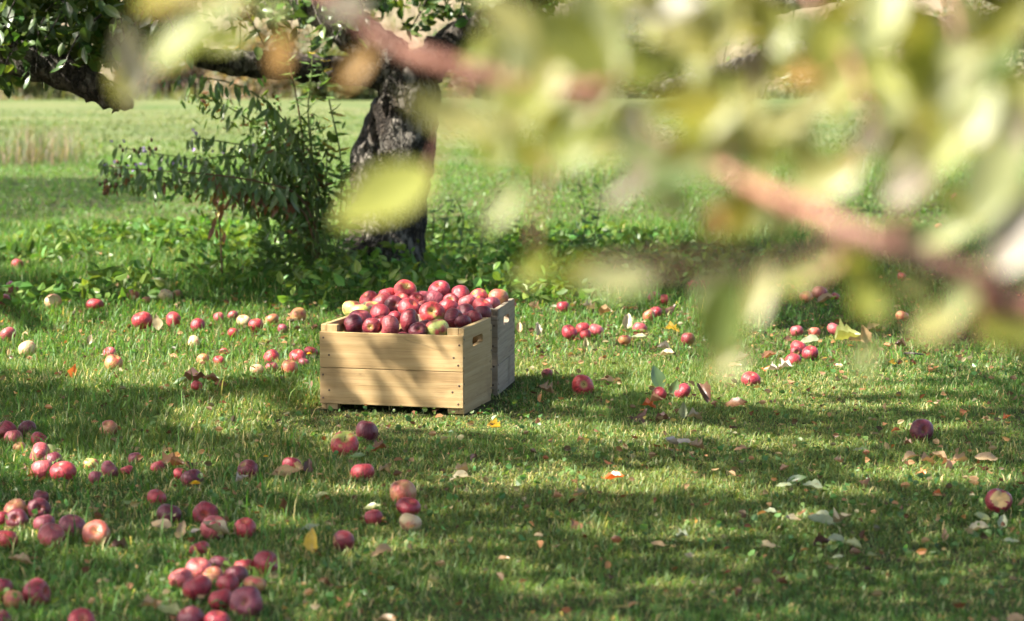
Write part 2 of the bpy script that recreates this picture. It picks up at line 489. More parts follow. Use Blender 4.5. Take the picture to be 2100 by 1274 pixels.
# ------------------------------------------------------------------ leaf meshes (unit length, x along midrib, z up)
def leaf_mesh(name, width=0.5, curl=0.0, cup=0.0, fold=0.0, wave=0.0, petiole=0.25, seed=0, nx=9, tip=1.0, tear=0.0, crumple=0.0):
    rnd = random.Random(seed)
    V, Fc = [], []
    ny = 5
    for i in range(nx):
        t = i / (nx - 1)
        w = width * 0.5 * (math.sin(math.pi * min(1, (t * 0.97 + 0.03)) ** 0.85)) ** 0.75 * (1 - 0.15 * t * tip)
        if i == nx - 1: w = 0.012
        ang = curl * t
        cx = math.sin(ang) / curl if abs(curl) > 1e-3 else t
        cz = (1 - math.cos(ang)) / curl if abs(curl) > 1e-3 else 0.0
        for j in range(ny):
            s = (j / (ny - 1) - 0.5) * 2
            wl = w * (1 + tear * rnd.uniform(-1, 1) * abs(s))
            y = s * wl
            lift = fold * abs(y) + cup * y * y / max(width, 0.1) * 4 + wave * math.sin(t * 9 + s * 2 + seed) * abs(s) * 0.5
            nxv, nzv = -math.sin(ang), math.cos(ang)
            cr_ = crumple * rnd.uniform(-1, 1) if 0 < i < nx - 1 else 0
            V.append((cx + nxv * (lift + cr_) + crumple * .4 * rnd.uniform(-1, 1), y * (1 + crumple * rnd.uniform(-1, 1)), cz + nzv * (lift + cr_)))
    for i in range(nx - 1):
        for j in range(ny - 1):
            a = i * ny + j
            Fc.append((a, a + 1, a + ny + 1, a + ny))
    if petiole:
        b = len(V); r = 0.012
        for x, z in ((0.02, 0.0), (-petiole * 0.5, 0.02), (-petiole, 0.08)):
            V += [(x, -r, z - r), (x, r, z - r), (x, 0, z + r)]
        for i in range(2):
            for j in range(3):
                c0, c1 = b + i * 3 + j, b + i * 3 + (j + 1) % 3
                Fc.append((c0, c1, c1 + 3, c0 + 3))
    return V, Fc
LV = {
 'flat':  [leaf_mesh('a', w_, c_, .15, .1, .06, p_, sd, crumple=.035, tear=t_) for w_, c_, p_, sd, t_ in ((.66, .25, .22, 1, .08), (.58, -.3, .3, 2, .1), (.72, .5, .3, 9, .2), (.62, .35, .25, 21, .15), (.5, -.15, .2, 22, .1))],
 'curl':  [leaf_mesh('c', w_, c_, q_, .1, .12, .22, sd, crumple=.06, tear=.28) for w_, c_, q_, sd in ((.6, .8, .7, 3), (.66, -.7, .8, 4), (.55, .4, 1.2, 5), (.7, .6, -.8, 23), (.5, -.9, 1.0, 24))],
 'fold':  [leaf_mesh('e', w_, c_, .1, f_, .08, .25, sd, crumple=.04, tear=.12) for w_, c_, f_, sd in ((.6, .5, .9, 6), (.55, .9, 1.3, 7), (.62, -.4, .7, 25))],
 'fresh': [leaf_mesh('g', 0.56, 0.45, 0.1, 0.25, 0.03, 0.28, 8), leaf_mesh('h', 0.5, 0.8, 0.1, 0.35, 0.04, 0.28, 10), leaf_mesh('i', 0.6, 0.2, 0.05, 0.2, 0.04, 0.25, 11)],
 'lance': [leaf_mesh('j', 0.32, 0.35, 0.0, 0.3, 0.02, 0.06, 12, 6), leaf_mesh('k', 0.28, 0.7, 0.0, 0.35, 0.02, 0.06, 13, 6)],
 'oval':  [leaf_mesh('l', 0.55, 0.4, 0.0, 0.25, 0.03, 0.1, 14, 6)],
}
_lm_cache = {}
def leaf_mesh_for(kind, i, mat):
    key = (kind, i, mat.name)
    if key not in _lm_cache:
        V, Fc = LV[kind][i % len(LV[kind])]
        _lm_cache[key] = mesh_py('leaf_' + kind, V, Fc, mat)
    return _lm_cache[key]
def frame_matrix(pos, axis, normal, size):
    a = Vector(axis).normalized()
    n = Vector(normal); n = (n - a * n.dot(a)).normalized()
    b = n.cross(a)
    m = Matrix((a, b, n)).transposed().to_4x4()
    return Matrix.Translation(pos) @ m @ Matrix.Diagonal((size, size, size, 1))

LM = {   # fallen and living leaf colours
 'tan':    leaf_material('dry_leaf_tan', (0.27, 0.175, 0.09), (0.38, 0.27, 0.155), 0.25, 0.03, (0.20, 0.11, 0.05), (1.2, 1.0, .7)),
 'cream':  leaf_material('dry_leaf_cream', (0.27, 0.22, 0.13), (0.36, 0.32, 0.21), 0.25, 0.03, (0.18, 0.11, 0.05), (1.2, 1.1, .8)),
 'grey':   leaf_material('dry_leaf_grey', (0.30, 0.25, 0.21), (0.42, 0.36, 0.31), 0.2, 0.04, (0.16, 0.11, 0.08), (1.1, 1.0, .8)),
 'brown':  leaf_material('dry_leaf_brown', (0.14, 0.065, 0.032), (0.23, 0.12, 0.065), 0.2, 0.03, (0.07, 0.03, 0.02), (1.4, 1.0, .6)),
 'dark':   leaf_material('dry_leaf_dark', (0.040, 0.020, 0.016), (0.085, 0.040, 0.028), 0.12, 0.04, None, (1.4, 1.0, .8)),
 'orange': leaf_material('dry_leaf_orange', (0.46, 0.115, 0.030), (0.52, 0.20, 0.06), 0.3, 0.04, (0.2, 0.06, 0.02), (1.3, 1.0, .6)),
 'peach':  leaf_material('dry_leaf_peach', (0.40, 0.21, 0.115), (0.45, 0.27, 0.15), 0.25, 0.04, None, (1.2, 1.0, .7)),
 'yellow': leaf_material('leaf_yellow', (0.58, 0.36, 0.06), (0.62, 0.42, 0.08), 0.35, 0.04, (0.30, 0.14, 0.04)),
 'pale':   leaf_material('leaf_pale_underside', (0.20, 0.23, 0.14), (0.27, 0.29, 0.19), 0.25, 0.03, (0.19, 0.16, 0.08), (1.1, 1.1, .7)),
 'olive':  leaf_material('leaf_olive', (0.22, 0.24, 0.08), (0.34, 0.34, 0.14), 0.3, 0.05, (0.25, 0.17, 0.06)),
 'green':  leaf_material('leaf_green', (0.060, 0.110, 0.028), (0.095, 0.155, 0.045), 0.35, 0.06),
}

# ------------------------------------------------------------------ crates
def box_faces(V, Fc, x0, x1, y0, y1, z0, z1):
    b = len(V)
    V += [(x0, y0, z0), (x1, y0, z0), (x1, y1, z0), (x0, y1, z0), (x0, y0, z1), (x1, y0, z1), (x1, y1, z1), (x0, y1, z1)]
    for f in ((0, 3, 2, 1), (4, 5, 6, 7), (0, 1, 5, 4), (1, 2, 6, 5), (2, 3, 7, 6), (3, 0, 4, 7)):
        Fc.append(tuple(b + i for i in f))
def finish(me, bevel):
    import bmesh
    bm = bmesh.new(); bm.from_mesh(me)
    bmesh.ops.bevel(bm, geom=[e for e in bm.edges if len(e.link_faces) == 2 and e.calc_face_angle(0) > 0.7], offset=bevel, segments=1, affect='EDGES')
    bmesh.ops.recalc_face_normals(bm, faces=bm.faces)
    bm.to_mesh(me); bm.free()
def board(name, size, loc, rot, parent, mat, bevel=0.0016, warp=0.0):
    """a board lies along its own x (grain), centre origin"""
    V, Fc = [], []
    lx, ly, lz = (s / 2 for s in size)
    box_faces(V, Fc, -lx, lx, -ly, ly, -lz, lz)
    me = mesh_py(name, V, Fc, mat, False); finish(me, bevel)
    o = link(name, me, parent); o.location = loc; o.rotation_euler = rot
    return o
def slotted_board(name, w, h, t, slot, loc, rot, parent, mat, bevel=0.0014):
    """board in its x-z plane (x along w, z along h), thickness y, with a rounded hand hole slot=(cx, cz, sw, sh)"""
    cx, cz, sw, sh = slot
    rr = sh * 0.48
    inner, outer = [], []
    corners = [(1, 1), (-1, 1), (-1, -1), (1, -1)]
    for qi, (sx_, sz_) in enumerate(corners):
        ox, oz = cx + sx_ * (sw / 2 - rr), cz + sz_ * (sh / 2 - rr)
        for s in range(5):
            a = qi * math.pi / 2 + s * math.pi / 8
            inner.append((ox + rr * math.cos(a), oz + rr * math.sin(a)))
        X, Z = sx_ * w / 2, sz_ * h / 2
        i0, i1 = inner[-5], inner[-1]
        if qi % 2 == 0:
            ring = [(X, i0[1]), (X, (i0[1] + Z) / 2), (X, Z), ((i1[0] + X) / 2, Z), (i1[0], Z)]
        else:
            ring = [(i0[0], Z), ((i0[0] + X) / 2, Z), (X, Z), (X, (i1[1] + Z) / 2), (X, i1[1])]
        outer += ring
    n = len(inner)
    V = [(x, -t / 2, z) for x, z in inner] + [(x, -t / 2, z) for x, z in outer] + [(x, t / 2, z) for x, z in inner] + [(x, t / 2, z) for x, z in outer]
    Fc = []
    for i in range(n):
        j = (i + 1) % n
        Fc.append((i, j, n + j, n + i)); Fc.append((2 * n + j, 2 * n + i, 3 * n + i, 3 * n + j))
        Fc.append((j, i, 2 * n + i, 2 * n + j)); Fc.append((n + i, n + j, 3 * n + j, 3 * n + i))
    me = mesh_py(name, V, Fc, mat, False); finish(me, bevel)
    o = link(name, me, parent); o.location = loc; o.rotation_euler = rot
    return o
_nail = None
def nail(parent, loc, axis):
    global _nail
    if _nail is None:
        V, Fc = [], []
        n = 8
        for z, r in ((-0.002, 0.0034), (0.0007, 0.0034), (0.0012, 0.0024)):
            V += [(r * math.cos(2 * math.pi * i / n), r * math.sin(2 * math.pi * i / n), z) for i in range(n)]
        for k_ in range(2):
            for i in range(n):
                a, b = k_ * n + i, k_ * n + (i + 1) % n
                Fc.append((a, b, b + n, a + n))
        Fc.append(tuple(2 * n + i for i in range(n)))
        _nail = mesh_py('nail', V, Fc, M_NAIL, True)
    o = link('nail', _nail, parent)
    o.location = loc
    o.rotation_euler = Vector(axis).to_track_quat('Z', 'Y').to_euler()
    return o

def crate(name, origin, theta, W, D, Ht, mat, split_end=False, seed=0):
    """origin = front right bottom corner; local x runs left to right (-W..0), local y to the back"""
    rnd = random.Random(seed)
    root = empty(name, origin, -theta)
    te, tf, cl = 0.017, 0.011, 0.036
    zl, zh = 0.019, Ht - 0.021         # front panel bottom and top
    for sx_, xe in ((1, -te / 2), (-1, -W + te / 2)):
        rot = (0, 0, math.pi / 2)
        if split_end:
            hb = Ht * 0.35
            slotted_board('end_board', D - 0.002, Ht - hb - 0.002, te, (0.0, (Ht - hb) / 2 - 0.052, 0.118, 0.027), (xe, D / 2, hb + (Ht - hb) / 2), rot, root, mat)
            board('end_board', (D - 0.002, te, hb - 0.001), (xe, D / 2, hb / 2), rot, root, mat)
        else:
            slotted_board('end_board', D - 2 * tf - 0.002, Ht, te, (0.0, Ht / 2 - 0.053, 0.122, 0.027), (xe, D / 2, Ht / 2), rot, root, mat)
        xi = xe - sx_ * (te / 2 + cl / 2 + 0.0006)
        for yc in (tf + 0.013, D - tf - 0.013):
            board('corner_cleat', (Ht - 0.001, cl, 0.024), (xi, yc, Ht / 2), (math.pi / 2, -math.pi / 2, 0), root, mat)
    hz = (zh - zl) / 2
    for yf, nm in ((tf / 2 - 0.0004, 'front_board'), (D - tf / 2 + 0.0004, 'back_board')):
        for q in range(2):
            zc = zl + hz * (q + 0.5)
            b = board(nm, (W + 0.001, tf, hz - 0.0016), (-W / 2, yf, zc), (rnd.uniform(-.006, .006), 0, rnd.uniform(-.001, .001)), root, mat)
    for q in range(5):
        yc = D * (q + 0.5) / 5
        board('bottom_slat', (W - 2 * te - 0.004, D / 5 - 0.008, 0.009), (-W / 2, yc, 0.026), (0, 0, 0), root, mat)
    for (x, z) in ((-0.012, .215), (-0.030, .176), (-0.016, .153), (-0.013, .090), (-0.034, .070), (-0.016, .033),
                   (-W + .012, .226), (-W + .030, .172), (-W + .010, .110), (-W + .030, .062), (-W + .010, .038)):
        nail(root, (x, -0.0004, z * Ht / 0.266), (0, -1, 0))
    for (y, z) in ((.009, .232), (.008, .175), (.009, .094), (.010, .035), (D - .012, .225), (D - .010, .16), (D - .012, .1), (D - .011, .04)):
        nail(root, (0.0004, y, z * Ht / 0.266), (1, 0, 0))
    return root
CW, CD, CH, CT = 0.462, 0.336, 0.266, R(14.7)
o1 = ground_at(950, 853); o1.z = 0.002
c1 = crate('apple_crate', o1, CT, CW, CD, CH, M_PINE, False, 1)
tag(c1, 'new yellow pine crate in front, heaped with red apples', 'crate', 'two wooden crates full of apples')
C2W, C2D, C2H, C2T = 0.475, 0.352, 0.282, R(9.0)
o2 = Vector((-0.046, 7.735, 0.002))
c2 = crate('apple_crate', o2, C2T, C2W, C2D, C2H, M_OLDWOOD, True, 2)
tag(c2, 'weathered grey wooden crate standing behind the yellow one', 'crate', 'two wooden crates full of apples')
def crate_xy(o, th, x, y):
    return (o.x + x * math.cos(th) + y * math.sin(th), o.y - x * math.sin(th) + y * math.cos(th))
for o_, th_, w_, d_ in ((o1, CT, CW, CD), (o2, C2T, C2W, C2D)):
    for i in range(9):
        for j in range(7):
            x_, y_ = crate_xy(o_, th_, -w_ * i / 8, d_ * j / 6)
            KEEP_OUT.append((x_, y_, 0.03))

# ------------------------------------------------------------------ apples
def apple_mesh(seed, squat=0.88, lob=0.05, skew=0.06):
    rnd = random.Random(seed)
    nz, na = 18, 26
    ph = rnd.uniform(0, 6.28)
    V, Fc = [], []
    for i in range(nz + 1):
        t = i / nz                                  # 0 blossom end, 1 stem end
        a = math.pi * t
        r0 = math.sin(a) ** 0.86
        z0 = -math.cos(a) * squat
        r0 *= 1.0 + 0.10 * (t - 0.45)               # broader shoulders
        z0 -= 0.36 * math.exp(-(r0 / 0.30) ** 2) * (1 if t > 0.5 else 0)
        z0 += 0.20 * math.exp(-(r0 / 0.26) ** 2) * (1 if t < 0.5 else 0)
        for j in range(na):
            th = 2 * math.pi * j / na
            l = 1 + lob * math.cos(5 * th + ph) * (1 - t) * 0.9 + 0.02 * math.cos(2 * th + ph * 2) + 0.015 * math.cos(3 * th)
            x, y, z = r0 * l * math.cos(th), r0 * l * math.sin(th), z0
            if t < 0.4: z += 0.05 * math.cos(5 * th + ph) * math.sin(a) * (0.4 - t)
            z += skew * x
            V.append((x, y, z))
    for i in range(nz):
        for j in range(na):
            a, b = i * na + j, i * na + (j + 1) % na
            Fc.append((a, b, b + na, a + na))
    return V, Fc
AV = [apple_mesh(i, sq, lo, sk) for i, (sq, lo, sk) in enumerate(((.88, .05, .07), (.84, .035, -.12), (.93, .07, .04), (.78, .05, .14), (.90, .03, -.06), (.82, .08, .02), (.96, .05, -.1)))]
def bitten(V, Fc, c, rr):
    """press a bite into the apple"""
    c = Vector(c); out = []
    for v in V:
        p = Vector(v); d = p - c
        if d.length < rr:
            p = c + d.normalized() * rr * (1.0 + 0.04 * mnoise.noise(p * 6))
            if p.length > Vector(v).length: p = Vector(v) * 0.55
        out.append(tuple(p))
    return out, Fc
_am = {}
def apple_data(i, mat):
    key = (i % len(AV), mat)
    if key not in _am:
        V, Fc = AV[i % len(AV)]
        _am[key] = mesh_py('apple', V, Fc, AM[mat])
    return _am[key]
_stem = tube_mesh('stem', [((0, 0, 0.45), .05), ((0.02, 0.01, 0.62), .035), ((0.06, 0.02, 0.82), .032), ((0.10, 0.04, 0.95), .045)], 6, 6, M_STEM)
_cal = None
def calyx_mesh():
    V, Fc = [], []
    for j in range(6):
        a = 2 * math.pi * j / 6
        b = len(V)
        c, s = math.cos(a), math.sin(a)
        V += [(0.05 * c - 0.05 * s, 0.05 * s + 0.05 * c, -0.67), (0.05 * c + 0.05 * s, 0.05 * s - 0.05 * c, -0.67), (0.14 * c, 0.14 * s, -0.76)]
        Fc.append((b, b + 1, b + 2))
    return mesh_py('calyx', V, Fc, M_STEM, False)
_cal = calyx_mesh()
def apple(pos, r, mat, label, group, face='up', seed=0, stem=None):
    """face: which way the stem end points: up, cam (towards camera), calcam (blossom end towards camera), side"""
    rnd = random.Random(seed * 7 + 3)
    o = link('apple', apple_data(seed, mat))
    o.location = pos
    j = lambda s: Vector((rnd.uniform(-s, s), rnd.uniform(-s, s), rnd.uniform(-s, s)))
    z = {'up': Vector((0, 0, 1)) + j(.5), 'cam': Vector((0.05, -1, 0.30)) + j(.18), 'calcam': Vector((0.0, 1, -0.22)) + j(.12),
         'left': Vector((-1, -0.4, 0.3)) + j(.2), 'right': Vector((1, -0.5, 0.25)) + j(.2),
         'tilt': Vector((0.1, -0.75, 0.8)) + j(.2), 'side': Vector((rnd.choice((-1, 1)), rnd.uniform(-.2, .6), rnd.uniform(-.3, .5)))}[face].normalized()
    x = Vector((rnd.uniform(-1, 1), rnd.uniform(-1, 1), rnd.uniform(-1, 1)))
    x = (x - z * x.dot(z)).normalized()
    o.rotation_euler = Matrix((x, z.cross(x), z)).transposed().to_euler()
    sq = rnd.uniform(0.95, 1.05)
    o.scale = (r * rnd.uniform(.94, 1.06), r * rnd.uniform(.94, 1.06), r * rnd.uniform(.92, 1.08))
    tag(o, label, 'apple', group)
    if stem or (stem is None and face in ('cam', 'tilt')):
        s = link('stem', _stem, o); s.scale = (1, 1, 1)
    if face == 'calcam':
        link('calyx', _cal, o)
    return o

G_HEAP = 'apples heaped in the crates'
HEAP = [  # u, v, width px, colour, stem direction, label
 (693, 661, 45, 'plum', 'side', 'dark plum apple wedged in the front left corner of the yellow crate'),
 (726, 661, 47, 'plum', 'up', 'plum apple with a bright highlight, second from the crate\'s front left corner'),
 (722, 630, 40, 'green', 'up', 'yellow and pink apple at the far left of the heap'),
 (738, 639, 44, 'green', 'up', 'pale green apple with a pink cheek near the left of the heap'),
 (761, 609, 41, 'pink', 'up', 'dusty pink apple at the upper left edge of the heap'),
 (764, 627, 30, 'green', 'up', 'half hidden green apple behind the dark red one at left of heap'),
 (780, 644, 44, 'crimson', 'side', 'glossy dark crimson apple in the left half of the heap'),
 (765, 671, 39, 'maroon', 'calcam', 'half shaded maroon apple low behind the front board, left of centre'),
 (797, 671, 46, 'pink', 'side', 'rosy apple resting low against the middle of the front board'),
 (787, 612, 42, 'pink', 'up', 'rosy apple behind the dark one with a stem hollow'),
 (809, 622, 43, 'plum', 'cam', 'dark plum apple with its stem hollow facing the camera'),
 (804, 594, 40, 'red', 'up', 'red apple at the top edge of the heap, left of centre'),
 (837, 590, 43, 'blush', 'tilt', 'red apple with a green stem hollow on top of the heap'),
 (830, 609, 38, 'red', 'up', 'red apple below the top row, left of centre in the heap'),
 (857, 609, 34, 'crimson', 'tilt', 'small glossy red apple in the middle of the heap\'s upper rows'),
 (809, 654, 32, 'crimson', 'side', 'dark red apple sunk between the crimson and maroon apples'),
 (841, 630, 44, 'pink', 'up', 'pinkish apple in the very middle of the heap'),
 (840, 659, 48, 'maroon', 'side', 'maroon apple with a green patch near its base, front middle'),
 (857, 680, 38, 'plum', 'cam', 'lowest plum apple peeping over the front board'),
 (871, 594, 38, 'mauve', 'up', 'mauve apple behind the crimson ones at the back of the heap'),
 (891, 592, 44, 'crimson', 'tilt', 'shiny crimson apple with a deep hollow at the back of the heap'),
 (888, 609, 46, 'mauve', 'up', 'large mauve apple right of the heap\'s middle'),
 (886, 641, 49, 'blush', 'cam', 'red apple with a big lime green patch and visible stem'),
 (895, 675, 45, 'green', 'up', 'yellow green apple with a pink top at the front board'),
 (917, 611, 34, 'maroon', 'cam', 'small maroon apple squeezed right of the large mauve one'),
 (920, 630, 42, 'pink', 'up', 'dull pink apple right of the lime patched one'),
 (932, 656, 46, 'maroon', 'right', 'maroon apple with a green base beside the right front cleat'),
 (934, 600, 48, 'crimson', 'right', 'tallest crimson apple at the back right of the heap'),
 (954, 642, 44, 'plum', 'left', 'dark plum apple next to the yellow crate\'s right end'),
 (959, 615, 38, 'pink', 'up', 'bright pink sunlit apple in the rear crate'),
 (982, 604, 39, 'blush', 'up', 'pink and green apple at the back right of the heap'),
 (989, 626, 42, 'pink', 'up', 'brightest pink apple beside the grey crate\'s end board'),
 (988, 641, 36, 'mauve', 'up', 'mauve apple just behind the yellow crate\'s rear corner'),
 (1008, 617, 34, 'mauve', 'up', 'dull mauve apple against the grey crate\'s right end'),
 (1021, 604, 40, 'peach', 'up', 'orange red apple above the grey crate\'s right end, farthest right'),
 (972, 652, 28, 'maroon', 'up', 'sliver of a maroon apple inside the yellow crate\'s right end'),
 (864, 626, 32, 'pink', 'up', 'pink apple half hidden behind the lime patched one'),
 (873, 672, 32, 'plum', 'up', 'dark apple in shadow low between the green and maroon ones'),
 (948, 660, 30, 'mauve', 'up', 'mauve apple tucked under the maroon one at the right end'),
 (780, 663, 34, 'crimson', 'up', 'dark red apple deep in the gap at front left of the heap'),
]
def heap():
    pts = []
    front = 7.40
    for (u, v, w, m, f, lab) in HEAP:
        dep = front + 0.075 + (672 - v) / 80.0 * 0.60
        # the front edge of the crate recedes to the left
        x = (u - 1050) / F * dep
        dep += max(0.0, (-0.15 - x)) * 0.20
        P = at_y(u, v, dep)
        P.z -= .012 * min(1, max(0, (650 - v) / 40))
        pts.append([P, max(0.027, 1.05 * w / 2 / (F / dep)), m, f, lab])
    # push overlapping apples apart, mostly along the line of sight
    for it in range(160):
        for i in range(len(pts)):
            for j in range(i):
                a, b = pts[i], pts[j]
                d = a[0] - b[0]
                need = (a[1] + b[1]) * 0.90
                L = d.length
                if L < need:
                    d = d.normalized() if L > 1e-5 else Vector((0, 1, 0))
                    s = (need - L) * 0.5
                    w = Vector((d.x * 0.35, d.y * 1.0, d.z * 0.35))
                    a[0] = a[0] + w * s; b[0] = b[0] - w * s
        for p in pts:
            # stay inside the outer walls
            q = p[0]
            lx = (q.x - o1.x) * math.cos(CT) - (q.y - o1.y) * math.sin(CT)
            ly = (q.x - o1.x) * math.sin(CT) + (q.y - o1.y) * math.cos(CT)
            if q.z < CH + 0.02 and ly < CD:
                ly2 = max(ly, 0.014 + p[1])
                lx2 = min(max(lx, -CW + 0.02 + p[1] * .9), -0.02 - p[1] * .9)
                p[0] = Vector((*crate_xy(o1, CT, lx2, ly2), q.z))
            yb = o2.y + C2D - 0.03 - p[1]
            if p[0].y > yb: p[0].y = yb
    for i, (P, r, m, f, lab) in enumerate(pts):
        m = {'pink': ('maroon', 'red', 'pink')[i % 3], 'mauve': ('plum', 'mauve')[i % 2]}.get(m, m)
        apple(P, r, m, lab, G_HEAP, f, i)
    # apples buried under the top layer, showing only in the gaps
    n = 0
    tops = [(project(q[0])[0], project(q[0])[1], q[1] * F / q[0].y) for q in pts]
    for (o_, th_, w_, d_, h_) in ((o1, CT, CW, CD, CH), (o2, C2T, C2W, C2D, C2H)):
        for i in range(6):
            for j in range(4):
                x_, y_ = crate_xy(o_, th_, -0.065 - (w_ - 0.13) * (i + 0.25 * (j % 2)) / 5.25, 0.052 + (d_ - 0.104) * j / 3)
                P = Vector((x_, y_, 0.196 + (0.012 if o_ is o2 else 0)))
                ok = True
                for q in pts:
                    if (q[0] - P).length < 0.062: ok = False
                if not ok: P.z -= 0.035
                seen = False
                pu, pv, pd = project(P)
                for a_ in range(8):
                    su, sv = pu + 17 * math.cos(a_ * .785), pv + 17 * math.sin(a_ * .785) * .9
                    if not any(((su - qu) ** 2 + (sv - qv) ** 2) ** .5 < qr * .97 for qu, qv, qr in tops) and sv < 690: seen = True
                if not seen: continue
                apple(P, 0.034, random.choice(['plum', 'maroon', 'crimson', 'crimson']), 'apple buried below the top layer of the heaped crates', 'buried apples in the crates', 'side', 100 + n)
                n += 1
heap()
for o_, th_, d_, nm, seed in ((o1, CT, CD, 'yellow', 700), (o2, C2T, C2D, 'grey', 710)):
    for q, (dy, side) in enumerate(((-.035, 'nearer'), (.037, 'farther'))):
        x_, y_ = crate_xy(o_, th_, -0.058, d_ / 2 + dy)
        apple(Vector((x_, y_, .205)), .036, ('crimson', 'maroon')[q], '%s apple behind the hand hole of the %s crate' % (side, nm), 'apples behind the hand holes', 'side', seed + q)

